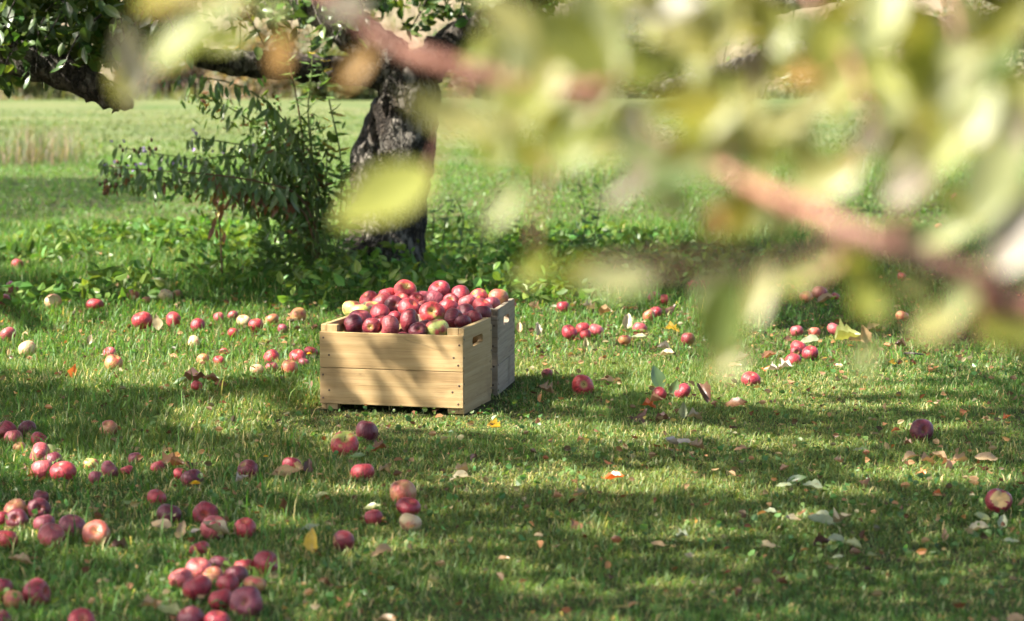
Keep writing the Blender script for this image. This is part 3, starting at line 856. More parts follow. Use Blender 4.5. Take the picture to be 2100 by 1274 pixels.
# u, v, width px, colour, stem direction, label
GA = [
 (35, 541, 25, 'red', 'up', 'small red apple far back in tall grass at the left edge'),
 (26, 588, 35, 'crimson', 'side', 'cleft dark red apple in tall grass at the left edge'),
 (7, 611, 30, 'pink', 'up', 'dull pink apple cut by the left edge below the cleft one'),
 (109, 617, 33, 'cream', 'up', 'cream coloured apple among tall grass far left'),
 (194, 625, 35, 'red', 'up', 'red apple alone in long grass right of the cream one'),
 (273, 603, 27, 'peach', 'up', 'flushed orange apple in the back row left of the crate'),
 (301, 614, 19, 'pink', 'up', 'tiny pink apple beside the flushed orange one'),
 (339, 606, 30, 'cream', 'up', 'cream apple at the back, left of a pinkish one'),
 (362, 600, 24, 'peach', 'up', 'pinkish cream apple behind the cream one at the back'),
 (292, 657, 41, 'red', 'up', 'red apple crossed by a blade of grass, beside a white leaf'),
 (356, 655, 36, 'red', 'side', 'shiny red apple just right of the white leaf'),
 (17, 684, 36, 'pink', 'up', 'pink apple by the left edge in sunlit grass'),
 (56, 709, 39, 'cream', 'up', 'pale whitish apple with a rosy side near the left edge'),
 (225, 716, 30, 'pink', 'up', 'pink apple above a squashed pale one on the sunny lawn'),
 (233, 741, 37, 'rotten', 'up', 'squashed pale rotting apple in the sunny lawn'),
 (406, 665, 31, 'crimson', 'up', 'magenta apple behind a broad weed leaf'),
 (398, 697, 28, 'cream', 'left', 'sunlit pale pink apple on its side below the magenta one'),
 (449, 652, 22, 'pink', 'up', 'leftmost of the pink apples in long grass left of the crate'),
 (477, 647, 23, 'pink', 'up', 'second pink apple in the long grass row left of the crate'),
 (500, 658, 29, 'cream', 'up', 'pale sunlit apple touching a red one in the long grass'),
 (525, 663, 31, 'red', 'up', 'red apple touching a pale one in the long grass'),
 (478, 679, 23, 'red', 'up', 'small red apple in front of the long grass row'),
 (558, 654, 27, 'rotten', 'up', 'peach coloured rotting apple in long grass left of the crate'),
 (580, 673, 23, 'mauve', 'up', 'dark mauve apple half sunk in grass left of the crate'),
 (612, 646, 34, 'rotten', 'up', 'flat rotting apple behind the crate\'s left corner'),
 (459, 714, 16, 'red', 'up', 'smallest red apple piece in bright grass'),
 (449, 734, 25, 'red', 'up', 'red apple half sunk in bright mown grass'),
 (416, 729, 27, 'rotten', 'up', 'flat pink rotting apple in bright mown grass'),
 (557, 727, 35, 'red', 'up', 'red apple left of a dandelion near the crate'),
 (610, 728, 36, 'red', 'up', 'red apple right under a dandelion beside the crate'),
 (637, 715, 28, 'red', 'up', 'red apple partly hidden by the crate\'s left side'),
 (557, 748, 27, 'pink', 'up', 'pink apple among pale crushed ones left of the crate'),
 (527, 753, 30, 'cream', 'up', 'pale pink crushed apple leftmost of the pale row by the crate'),
 (594, 750, 36, 'rotten', 'up', 'cream crushed apple close to the crate\'s left side'),
 (623, 741, 21, 'mauve', 'up', 'small mauve apple against the crate\'s left side'),
 (403, 789, 22, 'red', 'up', 'red apple peeping out under a dark curled leaf'),
 (15, 877, 45, 'crimson', 'side', 'dark red apple cut by the left edge in the shaded cluster'),
 (55, 876, 39, 'plum', 'side', 'plum apple at the back of the left edge cluster'),
 (27, 890, 38, 'pink', 'up', 'pink apple in front of the dark red one at left edge'),
 (80, 895, 37, 'red', 'up', 'bright red apple right of the left edge cluster'),
 (40, 913, 24, 'rotten', 'up', 'shrivelled brownish apple below the left edge cluster'),
 (81, 921, 53, 'pink', 'left', 'pale pink apple lying under a fallen leaf at left'),
 (110, 938, 38, 'plum', 'up', 'dark apple behind two pink red ones at left'),
 (87, 955, 48, 'pink', 'up', 'pink scratched apple left of a red one at left'),
 (129, 961, 53, 'red', 'up', 'red apple right of the scratched pink one'),
 (186, 948, 27, 'green', 'up', 'yellow green apple half in the shaded grass'),
 (230, 958, 41, 'mauve', 'up', 'mauve bruised apple left of the curled leaves'),
 (196, 976, 26, 'mauve', 'up', 'small mauve apple in front of the bruised one'),
 (255, 961, 32, 'red', 'up', 'red apple hidden behind the mauve bruised one'),
 (276, 935, 30, 'mauve', 'up', 'mauve apple behind upright grass blades in shade'),
 (222, 874, 39, 'peach', 'up', 'orange red apple alone at the edge of the shade'),
 (321, 1016, 43, 'red', 'up', 'red apple alone left of the dandelion in shade'),
 (32, 1041, 49, 'peach', 'up', 'dull salmon apple at back of the lower left cluster'),
 (80, 1041, 48, 'plum', 'cam', 'plum apple with a shaded hollow in lower left cluster'),
 (84, 1017, 30, 'maroon', 'up', 'dull apple behind the plum one in lower left cluster'),
 (35, 1061, 48, 'plum', 'cam', 'darkest plum apple in front of the salmon one'),
 (3, 1063, 30, 'crimson', 'up', 'dark red apple cut by the edge beside the darkest plum one'),
 (91, 1067, 45, 'mauve', 'up', 'dull pink apple behind the pair of rosy ones'),
 (148, 1074, 53, 'mauve', 'up', 'rosy mauve apple leaning between two others at lower left'),
 (105, 1094, 55, 'pink', 'up', 'rosy apple in front left of the lower left trio'),
 (197, 1091, 59, 'peach', 'tilt', 'rosy apple with its stem hollow up, right of the trio'),
 (14, 1103, 46, 'blush', 'up', 'red apple with a greenish crown at the left edge'),
 (75, 1208, 62, 'crimson', 'right', 'large glossy crimson apple near the lower left corner'),
 (6, 1198, 42, 'crimson', 'up', 'dark red apple cut by the edge near the lower left corner'),
 (27, 1224, 45, 'rotten', 'up', 'yellowish peach apple beside the large glossy crimson one'),
 (167, 1266, 62, 'red', 'tilt', 'red apple cut by the bottom edge near the left corner'),
 (3, 1264, 34, 'maroon', 'up', 'dark apple in the very bottom left corner'),
 (409, 1119, 45, 'red', 'up', 'pink red apple alone above the pile in the foreground'),
 (347, 1047, 51, 'plum', 'up', 'plum apple above large dry leaves'),
 (421, 1046, 53, 'crimson', 'cam', 'red apple with a dark hollow facing the camera'),
 (438, 1078, 55, 'pink', 'up', 'shiny rosy apple behind a pale dry leaf strip'),
 (502, 1075, 49, 'red', 'up', 'red apple crossed by one upright blade, right of the rosy one'),
 (394, 975, 47, 'plum', 'up', 'dark rosy apple right behind the dandelion'),
 (509, 958, 45, 'maroon', 'up', 'dark red apple sunk in grass between dandelion and big tan leaf'),
 (598, 951, 40, 'crimson', 'up', 'round crimson apple behind the big tan leaf'),
 (324, 953, 18, 'crimson', 'up', 'small dark apple under a curled pink leaf'),
 (369, 967, 26, 'red', 'up', 'red apple slice among curled leaves'),
 (408, 1163, 57, 'pink', 'up', 'pale rosy apple at the back left of the foreground pile'),
 (371, 1184, 53, 'pink', 'up', 'leftmost rosy apple of the foreground pile'),
 (404, 1200, 63, 'crimson', 'up', 'large shiny red apple at the front left of the foreground pile'),
 (439, 1180, 46, 'peach', 'tilt', 'pale apple with a green hollow in the middle of the pile'),
 (450, 1152, 47, 'plum', 'up', 'dark plum apple at the back of the foreground pile'),
 (482, 1175, 53, 'plum', 'up', 'dark plum apple right of the pile\'s pale one'),
 (503, 1156, 43, 'red', 'up', 'red apple with a tan scar at the back right of the pile'),
 (542, 1151, 52, 'crimson', 'right', 'glossy crimson apple farthest right in the foreground pile'),
 (467, 1195, 51, 'crimson', 'up', 'rosy red apple in the centre of the foreground pile'),
 (452, 1221, 51, 'red', 'up', 'bright red apple at the front of the foreground pile'),
 (505, 1226, 68, 'mauve', 'cam', 'biggest mauve apple at the front right of the pile'),
 (522, 1192, 48, 'rotten', 'up', 'tan rotting apple on the right of the foreground pile'),
 (392, 1262, 58, 'plum', 'up', 'plum apple cut by the bottom edge below the pile'),
 (446, 1268, 52, 'crimson', 'up', 'crimson apple cut by the bottom edge right of the plum one'),
 (752, 882, 47, 'plum', 'up', 'purple apple in front of the yellow crate'),
 (707, 905, 56, 'blush', 'tilt', 'red apple with a green stem hollow in front of the crate'),
 (743, 960, 48, 'red', 'up', 'pinkish red apple alone below the green hollowed one'),
 (826, 1003, 57, 'peach', 'up', 'large peach red apple behind a magenta one in the lawn'),
 (838, 1031, 50, 'crimson', 'up', 'magenta apple touching the large peach red one'),
 (841, 1064, 46, 'cream', 'up', 'cream yellow apple alone on the shaded lawn'),
 (766, 1056, 40, 'crimson', 'up', 'flat magenta apple sunk in the shaded lawn'),
 (705, 1104, 45, 'maroon', 'side', 'red apple with a brown split near the yellow leaf'),
 (1155, 628, 27, 'crimson', 'up', 'dark red apple in shade behind the crates on the right'),
 (1168, 683, 33, 'crimson', 'up', 'leftmost crimson apple of the group right of the crates'),
 (1197, 675, 29, 'red', 'up', 'dull red apple at the back of the group right of the crates'),
 (1222, 675, 31, 'pink', 'up', 'pink apple on the right of the group beside the crates'),
 (1201, 688, 23, 'red', 'up', 'red apple tucked behind a tan pointed leaf'),
 (1281, 698, 26, 'rotten', 'up', 'small russet apple right of the crimson group'),
 (1312, 675, 29, 'pink', 'up', 'sunlit pink apple beside a pale crescent leaf'),
 (1345, 641, 27, 'crimson', 'up', 'red apple beside a black leaf'),
 (1331, 647, 28, 'peach', 'up', 'peach coloured apple touching the one by the black leaf'),
 (1411, 692, 29, 'maroon', 'up', 'maroon apple alone right of a yellow leaf'),
 (1419, 585, 25, 'red', 'up', 'left one of two dull red apples under the out of focus branch'),
 (1447, 580, 31, 'red', 'up', 'right one of two dull red apples under the out of focus branch'),
 (1342, 607, 25, 'mauve', 'up', 'mauve apple below pale green leaves in the shade'),
 (1363, 614, 25, 'red', 'up', 'red apple right of the mauve one in the shade'),
 (1050, 625, 20, 'red', 'up', 'bit of a red apple just behind the grey crate'),
 (1122, 761, 23, 'pink', 'up', 'small pinkish apple sunk in grass right of the grey crate'),
 (1681, 602, 31, 'maroon', 'up', 'maroon apple behind curled brown leaves at right'),
 (1714, 608, 17, 'pink', 'up', 'tiny pink apple right of the maroon one'),
 (1653, 608, 27, 'rotten', 'up', 'brownish rotting apple left of the maroon one'),
 (1634, 675, 28, 'pink', 'up', 'pale pink apple behind the cluster of four at right'),
 (1670, 678, 24, 'peach', 'up', 'orange red apple behind the cluster of four at right'),
 (1711, 672, 30, 'pink', 'up', 'pink apple behind the large curled olive leaf'),
 (1638, 701, 33, 'red', 'up', 'back apple of the cluster of four at right'),
 (1632, 714, 25, 'maroon', 'cam', 'middle left apple of the cluster of four at right'),
 (1661, 714, 36, 'crimson', 'up', 'largest crimson apple of the cluster of four at right'),
 (1627, 729, 33, 'red', 'up', 'front apple of the cluster of four at right'),
 (1540, 771, 39, 'crimson', 'up', 'rosy crimson apple alone on sunlit lawn right of centre'),
 (1849, 566, 20, 'red', 'up', 'bright red apple just under the blurred branch at right'),
 (1850, 649, 27, 'rotten', 'up', 'dull brownish apple under the blurred leaves at right'),
 (1195, 783, 47, 'blush', 'calcam', 'red apple with a green blossom end facing the camera'),
 (1352, 806, 30, 'red', 'side', 'red apple left of two green leaves'),
 (1400, 800, 38, 'crimson', 'left', 'shiny crimson apple right of two green leaves'),
 (1890, 870, 48, 'plum', 'cam', 'dark plum apple alone on the lawn at far right'),
 (1926, 464, 17, 'peach', 'up', 'tiny peach apple far off in shaded grass at right'),
 (1958, 402, 13, 'pink', 'up', 'tiny pink apple farthest away in the grass at right'),
]
GR_A = 'windfall apples on the grass'
ground_apples = []
for i, (u, v, w, m, f, lab) in enumerate(GA):
    g0 = ground_at(u, v, 0.028)
    r = max(0.019, min(0.041, w / 2 / (F / g0.y)))
    P = ground_at(u, v, r * 0.92 + 0.004)
    ground_apples.append([P, r, m, f, lab])
for it in range(40):
    for i in range(len(ground_apples)):
        for j in range(i):
            a, b = ground_apples[i], ground_apples[j]
            d = a[0] - b[0]; d.z = 0; need = (a[1] + b[1]) * 0.97
            if d.length < need:
                L = max(d.length, 1e-4); s = (need - L) * 0.5; dd = d / L
                a[0] += dd * s; b[0] -= dd * s
for i, (P, r, m, f, lab) in enumerate(ground_apples):
    P.z = gz(P.x, P.y) + r * random.uniform(.60, .86) + (0.010 if P.y > 9 else 0.003)
    apple(P, r, m, lab, GR_A, f, 300 + i)
    KEEP_OUT.append((P.x, P.y, r * 0.7))
# the half eaten apple at the right
P = ground_at(2048, 1026, 0.036); r = 55 / 2 / (F / P.y)
V, Fc = bitten(*AV[2], (-0.25, -0.75, 0.35), 0.62)
me = mesh_py('bitten_apple', V, Fc, AM['crimson']); me.materials.append(M_FLESH)
cb = Vector((-0.25, -0.75, 0.35))
for p in me.polygons:
    if (Vector(p.center) - cb).length < 0.66: p.material_index = 1
o = link('apple', me); o.location = (P.x, P.y, r * .9 + .006); o.scale = (r, r, r); o.rotation_euler = (0.1, 0.35, 0.15)
tag(o, 'half eaten red apple with tan flesh showing at the right edge', 'apple', GR_A)
KEEP_OUT.append((P.x, P.y, r * .7))

# ------------------------------------------------------------------ fallen leaves
# u, v, width px, colour, shape, tilt deg, label
FL = [
 (1117, 804, 38, 'tan', 'curl', 20, 'torn tan leaf right of the grey crate'),
 (1250, 779, 50, 'tan', 'flat', 14, 'spotted tan leaf behind the apple with green blossom end'),
 (1357, 779, 44, 'green', 'fresh', 70, 'upright dark green leaf between two red apples'),
 (1377, 800, 36, 'green', 'fresh', 60, 'lower green leaf between two red apples'),
 (1453, 806, 46, 'dark', 'curl', 55, 'cupped dark maroon leaf right of the crimson apple'),
 (1512, 829, 52, 'brown', 'flat', 35, 'flat mauve brown leaf right of the cupped dark one'),
 (1332, 830, 26, 'orange', 'curl', 20, 'bright orange leaf under the pair of red apples'),
 (1347, 823, 30, 'peach', 'curl', 22, 'salmon leaf lying over the bright orange one'),
 (1310, 853, 42, 'dark', 'curl', 6, 'thin black curled leaf, left one, below the orange leaf'),
 (1358, 857, 34, 'dark', 'curl', 8, 'second thin black curled leaf beside the pale pointed one'),
 (1402, 843, 34, 'pale', 'fold', 55, 'pale green leaf standing with its point up'),
 (1427, 853, 34, 'cream', 'curl', 22, 'cream leaf right of the upright pale green one'),
 (1466, 827, 16, 'brown', 'flat', 40, 'small mauve leaf bit below the cupped dark leaf'),
 (1374, 912, 36, 'grey', 'fold', 16, 'left leaf of the grey trio on the lawn'),
 (1398, 905, 36, 'grey', 'flat', 24, 'middle mauve grey leaf of the trio on the lawn'),
 (1427, 920, 36, 'tan', 'curl', 18, 'right tan leaf of the trio on the lawn'),
 (1519, 919, 32, 'peach', 'flat', 16, 'sunlit peach leaf right of the grey trio'),
 (1010, 877, 32, 'yellow', 'curl', 30, 'yellow brown leaf with dark edge in front of the crate'),
 (968, 940, 18, 'dark', 'curl', 50, 'small dark brown leaf standing above a tan one'),
 (949, 962, 32, 'tan', 'curl', 22, 'tan curled leaf above the bright cream one'),
 (942, 978, 38, 'cream', 'fold', 28, 'bright cream leaf at the left end of the light band'),
 (1262, 983, 42, 'orange', 'fold', 14, 'terracotta leaf in the light band on the lawn'),
 (1145, 1020, 22, 'peach', 'curl', 20, 'small pinkish leaf below the light band'),
 (1184, 1073, 38, 'brown', 'curl', 14, 'brown curled leaf in the middle of the shaded lawn'),
 (1033, 1144, 24, 'tan', 'flat', 25, 'rounded pale tan leaf alone in the lower lawn'),
 (1349, 1117, 30, 'tan', 'flat', 20, 'dull tan leaf in shade below the white bits'),
 (1396, 1098, 28, 'pale', 'curl', 14, 'whitish crumpled leaf in the lower lawn'),
 (1412, 1140, 18, 'cream', 'flat', 40, 'small square white leaf in the lower lawn'),
 (1638, 988, 46, 'green', 'fresh', 45, 'dark green leaf between two grey green ones at right'),
 (1606, 995, 36, 'pale', 'flat', 18, 'grey green leaf left of the dark green one'),
 (1666, 1003, 46, 'pale', 'fold', 26, 'pale green folded leaf right of the dark green one'),
 (1575, 1048, 32, 'pale', 'flat', 18, 'small pale leaf above left of the pale leaf cluster'),
 (1624, 1067, 42, 'cream', 'flat', 14, 'leftmost cream leaf of the pale cluster at right'),
 (1683, 1070, 58, 'pale', 'flat', 22, 'largest pale green leaf in the middle of the cluster'),
 (1695, 1056, 46, 'pale', 'flat', 30, 'grey white leaf behind the largest pale one'),
 (1729, 1071, 50, 'cream', 'curl', 16, 'yellowish curled leaf at the right of the pale cluster'),
 (1577, 1118, 48, 'cream', 'flat', 14, 'long whitish leaf with a stalk left of the maroon one'),
 (1685, 1116, 40, 'dark', 'curl', 42, 'cupped maroon leaf with a tan top in the shade'),
 (1718, 1108, 40, 'pale', 'fold', 30, 'pale narrow leaf right of the cupped maroon one'),
 (1746, 1121, 42, 'olive', 'fold', 26, 'olive leaf at lower right of the pale cluster'),
 (1721, 1143, 28, 'pale', 'flat', 14, 'grey green leaf under the olive one'),
 (1790, 1137, 30, 'olive', 'flat', 22, 'yellow green leaf right of the olive one'),
 (1601, 1196, 26, 'brown', 'curl', 35, 'brown upright leaf in the lower right lawn'),
 (1512, 1208, 18, 'brown', 'curl', 35, 'red brown leaf left of the upright brown one'),
 (1780, 1167, 18, 'dark', 'curl', 25, 'small dark leaf with a long stalk at lower right'),
 (1934, 1099, 24, 'peach', 'fold', 50, 'orange edged leaf standing in shade at right'),
 (2008, 1066, 52, 'olive', 'fresh', 40, 'large olive leaf below the half eaten apple'),
 (2052, 1071, 32, 'pale', 'fold', 55, 'whitish leaf standing right of the large olive one'),
 (2010, 1088, 46, 'cream', 'fold', 24, 'cream curved leaf in front of the large olive one'),
 (2074, 1109, 34, 'pale', 'flat', 24, 'pale leaf at the right edge below the whitish one'),
 (1866, 937, 40, 'tan', 'fold', 14, 'leftmost tan leaf of the row at far right'),
 (1903, 943, 34, 'tan', 'curl', 20, 'second tan leaf of the row at far right'),
 (1925, 940, 36, 'tan', 'fold', 30, 'third, palest leaf of the tan row at far right'),
 (1946, 946, 30, 'peach', 'curl', 22, 'fourth leaf of the tan row at far right'),
 (1971, 942, 34, 'tan', 'curl', 24, 'fifth, arched leaf of the tan row at far right'),
 (2021, 941, 46, 'tan', 'flat', 26, 'broad split tan leaf at the right end of the row'),
 (1890, 971, 20, 'orange', 'curl', 25, 'orange leaf below the tan row'),
 (1921, 1015, 20, 'orange', 'curl', 22, 'red orange leaf in shade left of the half eaten apple'),
 (1773, 986, 26, 'brown', 'curl', 35, 'salmon brown leaf left of the orange one'),
 (1760, 922, 28, 'pale', 'flat', 14, 'grey white leaf alone below the plum apple'),
 (1717, 948, 22, 'peach', 'curl', 18, 'pinkish leaf bit left of the tan row'),
 (1610, 964, 22, 'peach', 'fold', 18, 'pink brown narrow leaf in the sunlit patch at right'),
 (1837, 882, 20, 'orange', 'fold', 12, 'thin orange leaf left of the plum apple'),
 (1976, 842, 20, 'orange', 'curl', 20, 'orange leaf above right of the plum apple'),
 (2022, 858, 15, 'tan', 'curl', 20, 'small round tan leaf right of the plum apple'),
 (2066, 858, 18, 'orange', 'curl', 20, 'orange leaf bit near the right edge'),
 (1859, 908, 20, 'brown', 'curl', 14, 'dark red leaf just below the plum apple'),
 (1740, 696, 58, 'olive', 'curl', 32, 'large curled olive leaf in the sunny grass at right'),
 (1760, 698, 40, 'tan', 'fold', 26, 'tan split leaf across the large curled olive one'),
 (1777, 690, 34, 'tan', 'fold', 55, 'tan leaf standing up beside the curled olive one'),
 (1791, 673, 28, 'tan', 'curl', 40, 'tan twisted leaf behind the standing one'),
 (1660, 696, 40, 'pale', 'flat', 35, 'pale green leaf behind the cluster of four apples'),
 (1614, 697, 22, 'brown', 'flat', 45, 'brown leaf left behind the cluster of four apples'),
 (1523, 739, 36, 'cream', 'fold', 22, 'pale leaf pair\'s upper leaf at the blurred leaf\'s edge'),
 (1506, 748, 28, 'tan', 'flat', 18, 'tan leaf under the pale one at the blurred leaf\'s edge'),
 (1578, 733, 32, 'brown', 'fold', 14, 'grey brown leaf left of the cluster of four apples'),
 (1607, 751, 30, 'grey', 'curl', 20, 'grey leaf below the cluster of four apples'),
 (1588, 759, 24, 'grey', 'curl', 20, 'darker grey leaf right of the lone rosy apple'),
 (1570, 755, 16, 'orange', 'curl', 20, 'red brown leaf bit above the lone rosy apple'),
 (1718, 749, 20, 'tan', 'flat', 40, 'round tan leaf below the curled olive one'),
 (1827, 746, 18, 'yellow', 'curl', 40, 'yellow brown leaf alone at right'),
 (1873, 744, 16, 'brown', 'curl', 35, 'red brown leaf right of the yellow brown one'),
 (1846, 710, 26, 'dark', 'curl', 18, 'dark grey leaf at right below the blurred leaves'),
 (1910, 754, 16, 'orange', 'curl', 20, 'orange leaf bit at far right'),
 (1697, 618, 40, 'tan', 'fold', 14, 'brown curled leaf in front of the maroon apple'),
 (1093, 632, 26, 'tan', 'curl', 30, 'tan leaf just behind the grey crate'),
 (1065, 673, 20, 'tan', 'fold', 60, 'thin tan leaf standing right of the grey crate'),
 (1102, 676, 26, 'grey', 'fold', 55, 'grey tan leaf standing right of the grey crate'),
 (1200, 703, 24, 'cream', 'fold', 65, 'pale pointed leaf in front of the crimson group'),
 (1284, 660, 34, 'cream', 'fold', 70, 'pale crescent leaf standing left of the sunlit pink apple'),
 (1313, 692, 34, 'pale', 'flat', 18, 'grey white leaf under the sunlit pink apple'),
 (1380, 673, 28, 'yellow', 'curl', 18, 'yellow leaf right of the sunlit pink apple'),
 (1361, 715, 26, 'grey', 'curl', 35, 'grey brown leaf above a pale one right of centre'),
 (1370, 729, 32, 'cream', 'fold', 18, 'pale leaf below the grey brown one'),
 (1240, 637, 32, 'tan', 'curl', 18, 'tan dry leaf in the sunny patch behind the crimson group'),
 (1205, 634, 30, 'cream', 'curl', 16, 'cream dry leaf in the sunny patch behind the crimson group'),
 (1325, 572, 28, 'pale', 'fold', 55, 'pale green leaf standing in the shade, left of its twin'),
 (1368, 573, 32, 'pale', 'flat', 35, 'pale green broad leaf in the shade, right of its twin'),
 (1372, 633, 30, 'dark', 'curl', 35, 'black leaf behind a red apple'),
 (1190, 900, 18, 'peach', 'curl', 14, 'salmon leaf bit in the shade right of the crate'),
 (150, 764, 30, 'orange', 'fold', 65, 'russet leaf standing in the sunny lawn at left'),
 (180, 697, 20, 'cream', 'flat', 55, 'small white leaf in the sunny lawn at left'),
 (325, 664, 28, 'cream', 'flat', 65, 'bright white leaf between two red apples'),
 (374, 786, 38, 'green', 'fresh', 35, 'rounded green leaf over dark curled leaves at left'),
 (396, 778, 62, 'dark', 'curl', 14, 'long dark brown curled leaf left of the crate'),
 (433, 783, 40, 'brown', 'fold', 14, 'tan brown leaf in the dark leaf litter left of the crate'),
 (455, 787, 30, 'brown', 'flat', 45, 'spotted brown leaf at the right of the dark leaf litter'),
 (357, 731, 18, 'peach', 'fold', 40, 'pink leaf standing in sunny grass'),
 (590, 972, 62, 'tan', 'flat', 22, 'big tan leaf below the round crimson apple'),
 (610, 962, 40, 'tan', 'curl', 32, 'folded tan leaf against the round crimson apple'),
 (636, 958, 34, 'dark', 'fold', 55, 'dark brown leaf standing right of the round crimson apple'),
 (641, 1113, 48, 'yellow', 'fold', 60, 'golden yellow leaf standing in the lawn'),
 (638, 1085, 42, 'pale', 'flat', 16, 'pale green leaf above the golden yellow one'),
 (783, 1132, 46, 'tan', 'fold', 30, 'tan brown leaf alone in the lower lawn'),
 (334, 1058, 44, 'tan', 'curl', 26, 'tan leaf under the plum apple at left'),
 (331, 1078, 50, 'tan', 'flat', 30, 'large dry leaf below the plum apple at left'),
 (371, 1086, 34, 'tan', 'fold', 50, 'tan leaf standing left of the pale strip'),
 (400, 1092, 30, 'grey', 'flat', 16, 'grey leaf left of the pale strip'),
 (440, 1095, 58, 'cream', 'fold', 10, 'pale dry leaf strip below the shiny rosy apple'),
 (247, 1120, 40, 'dark', 'curl', 28, 'dark brown cupped leaf right of the rosy trio'),
 (40, 1155, 46, 'tan', 'fold', 10, 'flat tan leaf at left above the glossy crimson apple'),
 (342, 948, 38, 'peach', 'curl', 35, 'curled pink tan leaf at left behind the dandelion'),
 (365, 955, 36, 'brown', 'curl', 26, 'brown curled leaf behind the dandelion'),
 (392, 951, 30, 'dark', 'curl', 30, 'dark twisted leaf behind the dandelion'),
 (589, 1038, 32, 'brown', 'fold', 65, 'brown curled leaf standing in shade left of the lawn'),
 (498, 986, 30, 'grey', 'curl', 12, 'grey curled leaf below the sunken dark red apple'),
 (312, 1240, 46, 'tan', 'curl', 18, 'tan brown leaf left of the bottom plum apple'),
 (345, 1256, 48, 'olive', 'flat', 22, 'grey green leaf beside the bottom plum apple'),
 (320, 1232, 24, 'peach', 'curl', 22, 'small yellowish leaf above the grey green one'),
 (105, 922, 48, 'olive', 'flat', 30, 'olive leaf lying across the pale pink apple'),
 (2086, 1270, 46, 'tan', 'flat', 30, 'pinkish tan leaf in the bottom right corner'),
 (795, 1272, 46, 'tan', 'fold', 10, 'tan leaf cut by the bottom edge left of centre'),
 (660, 1018, 34, 'olive', 'flat', 22, 'dull green leaf in shade below the tan cluster'),
 (765, 1042, 40, 'olive', 'flat', 22, 'olive leaf behind the flat magenta apple'),
 (790, 963, 28, 'tan', 'curl', 14, 'tan leaf right of the pinkish red apple'),
 (735, 938, 40, 'green', 'flat', 18, 'green leaf on the lawn above the pinkish red apple'),
 (775, 918, 34, 'brown', 'curl', 10, 'brown leaf bits right of the green hollowed apple'),
]
G_L = 'leaves fallen on the grass'
for i, (u, v, w, c, shp, tilt, lab) in enumerate(FL):
    rnd = random.Random(i + 50)
    g0 = ground_at(u, v, 0.03)
    size = w / (F / g0.y) * rnd.uniform(0.95, 1.1)
    base_z = gz(g0.x, g0.y) + (0.019 if g0.y < 9 else 0.032)
    t = R(tilt)
    if tilt >= 50:       # leaf standing up: midrib rises, face to the camera
        axis = Vector((rnd.uniform(-.5, .5), 0.35, math.sin(t) + .2))
        nrm = Vector((rnd.uniform(-.4, .4), -1, 0.4))
        P = ground_at(u, v + w * 0.45, base_z - 0.012)
        size *= 1.1
    else:
        yaw = rnd.choice((0, math.pi)) + rnd.uniform(-.5, .5)
        axis = Vector((math.cos(yaw), math.sin(yaw), rnd.uniform(-.05, .12)))
        nrm = Vector((rnd.uniform(-.2, .2), -math.sin(t), math.cos(t)))
        P = ground_at(u, v, base_z) - axis.normalized() * size * 0.5
        P.z = max(P.z, base_z - 0.004)
    o = link('fallen_leaf', leaf_mesh_for(shp, i, LM[c]))
    o.matrix_world = frame_matrix(P, axis, nrm, size)
    tag(o, lab, 'leaf', G_L)

# a fallen twig and the dandelions
tw = tube_mesh('twig', [(at_y(1845, 727, 9.45) * 1, .003), (ground_at(1862, 724, .03), .004), (ground_at(1893, 727, .03), .003)], 10, 6, M_BARK2, .2)
tag(link('twig', tw), 'thin dry twig lying on the lawn at far right', 'twig')
k = NT('dandelion_yellow'); M_DAND = k.out(k.principled((0.78, 0.47, 0.015), 0.7))
k = NT('weed_stem'); M_WSTEM = k.out(k.principled((0.10, 0.13, 0.035), 0.7))
k = NT('weed_stem_red'); M_WSTEMR = k.out(k.principled(k.mix(k.noise(k.n('TexCoord').outputs['Object'], 9, 3), (0.085, 0.04, 0.022), (0.14, 0.07, 0.03)), 0.7))
def dandelion(u, v, r, label, hgt=0.045):
    P = ground_at(u, v, hgt)
    root = empty('dandelion', (P.x, P.y, gz(P.x, P.y)))
    tag(root, label, 'flower', 'dandelions in the grass')
    link('stem', tube_mesh('stem', [((0, 0, 0), .0016), ((.004, .002, hgt * .5), .0015), ((0, 0, hgt), .0018)], 6, 6, M_WSTEM), root)
    V, Fc = [], []
    rnd = random.Random(u)
    for ring, (n, rr, lift) in enumerate(((18, 1.0, .12), (14, .78, .32), (10, .5, .48), (6, .25, .55))):
        for j in range(n):
            a = 2 * math.pi * (j + rnd.random() * .4) / n
            b = len(V); wd = .16 * r
            c, s = math.cos(a), math.sin(a)
            L = r * rr * rnd.uniform(.85, 1.05)
            V += [(0, 0, hgt), (c * L * .5 - s * wd, s * L * .5 + c * wd, hgt + r * lift * .8), (c * L, s * L, hgt + r * lift), (c * L * .5 + s * wd, s * L * .5 - c * wd, hgt + r * lift * .8)]
            Fc.append((b, b + 1, b + 2, b + 3))
    link('flower_head', mesh_py('flower_head', V, Fc, M_DAND, False), root)
dandelion(401, 992, 0.016, 'yellow dandelion in the shade in front of a dark rosy apple')
dandelion(634, 725, 0.012, 'yellow dandelion close to the crate\'s left side', .06)
dandelion(545, 936, 0.009, 'small half closed dandelion left of the round crimson apple')

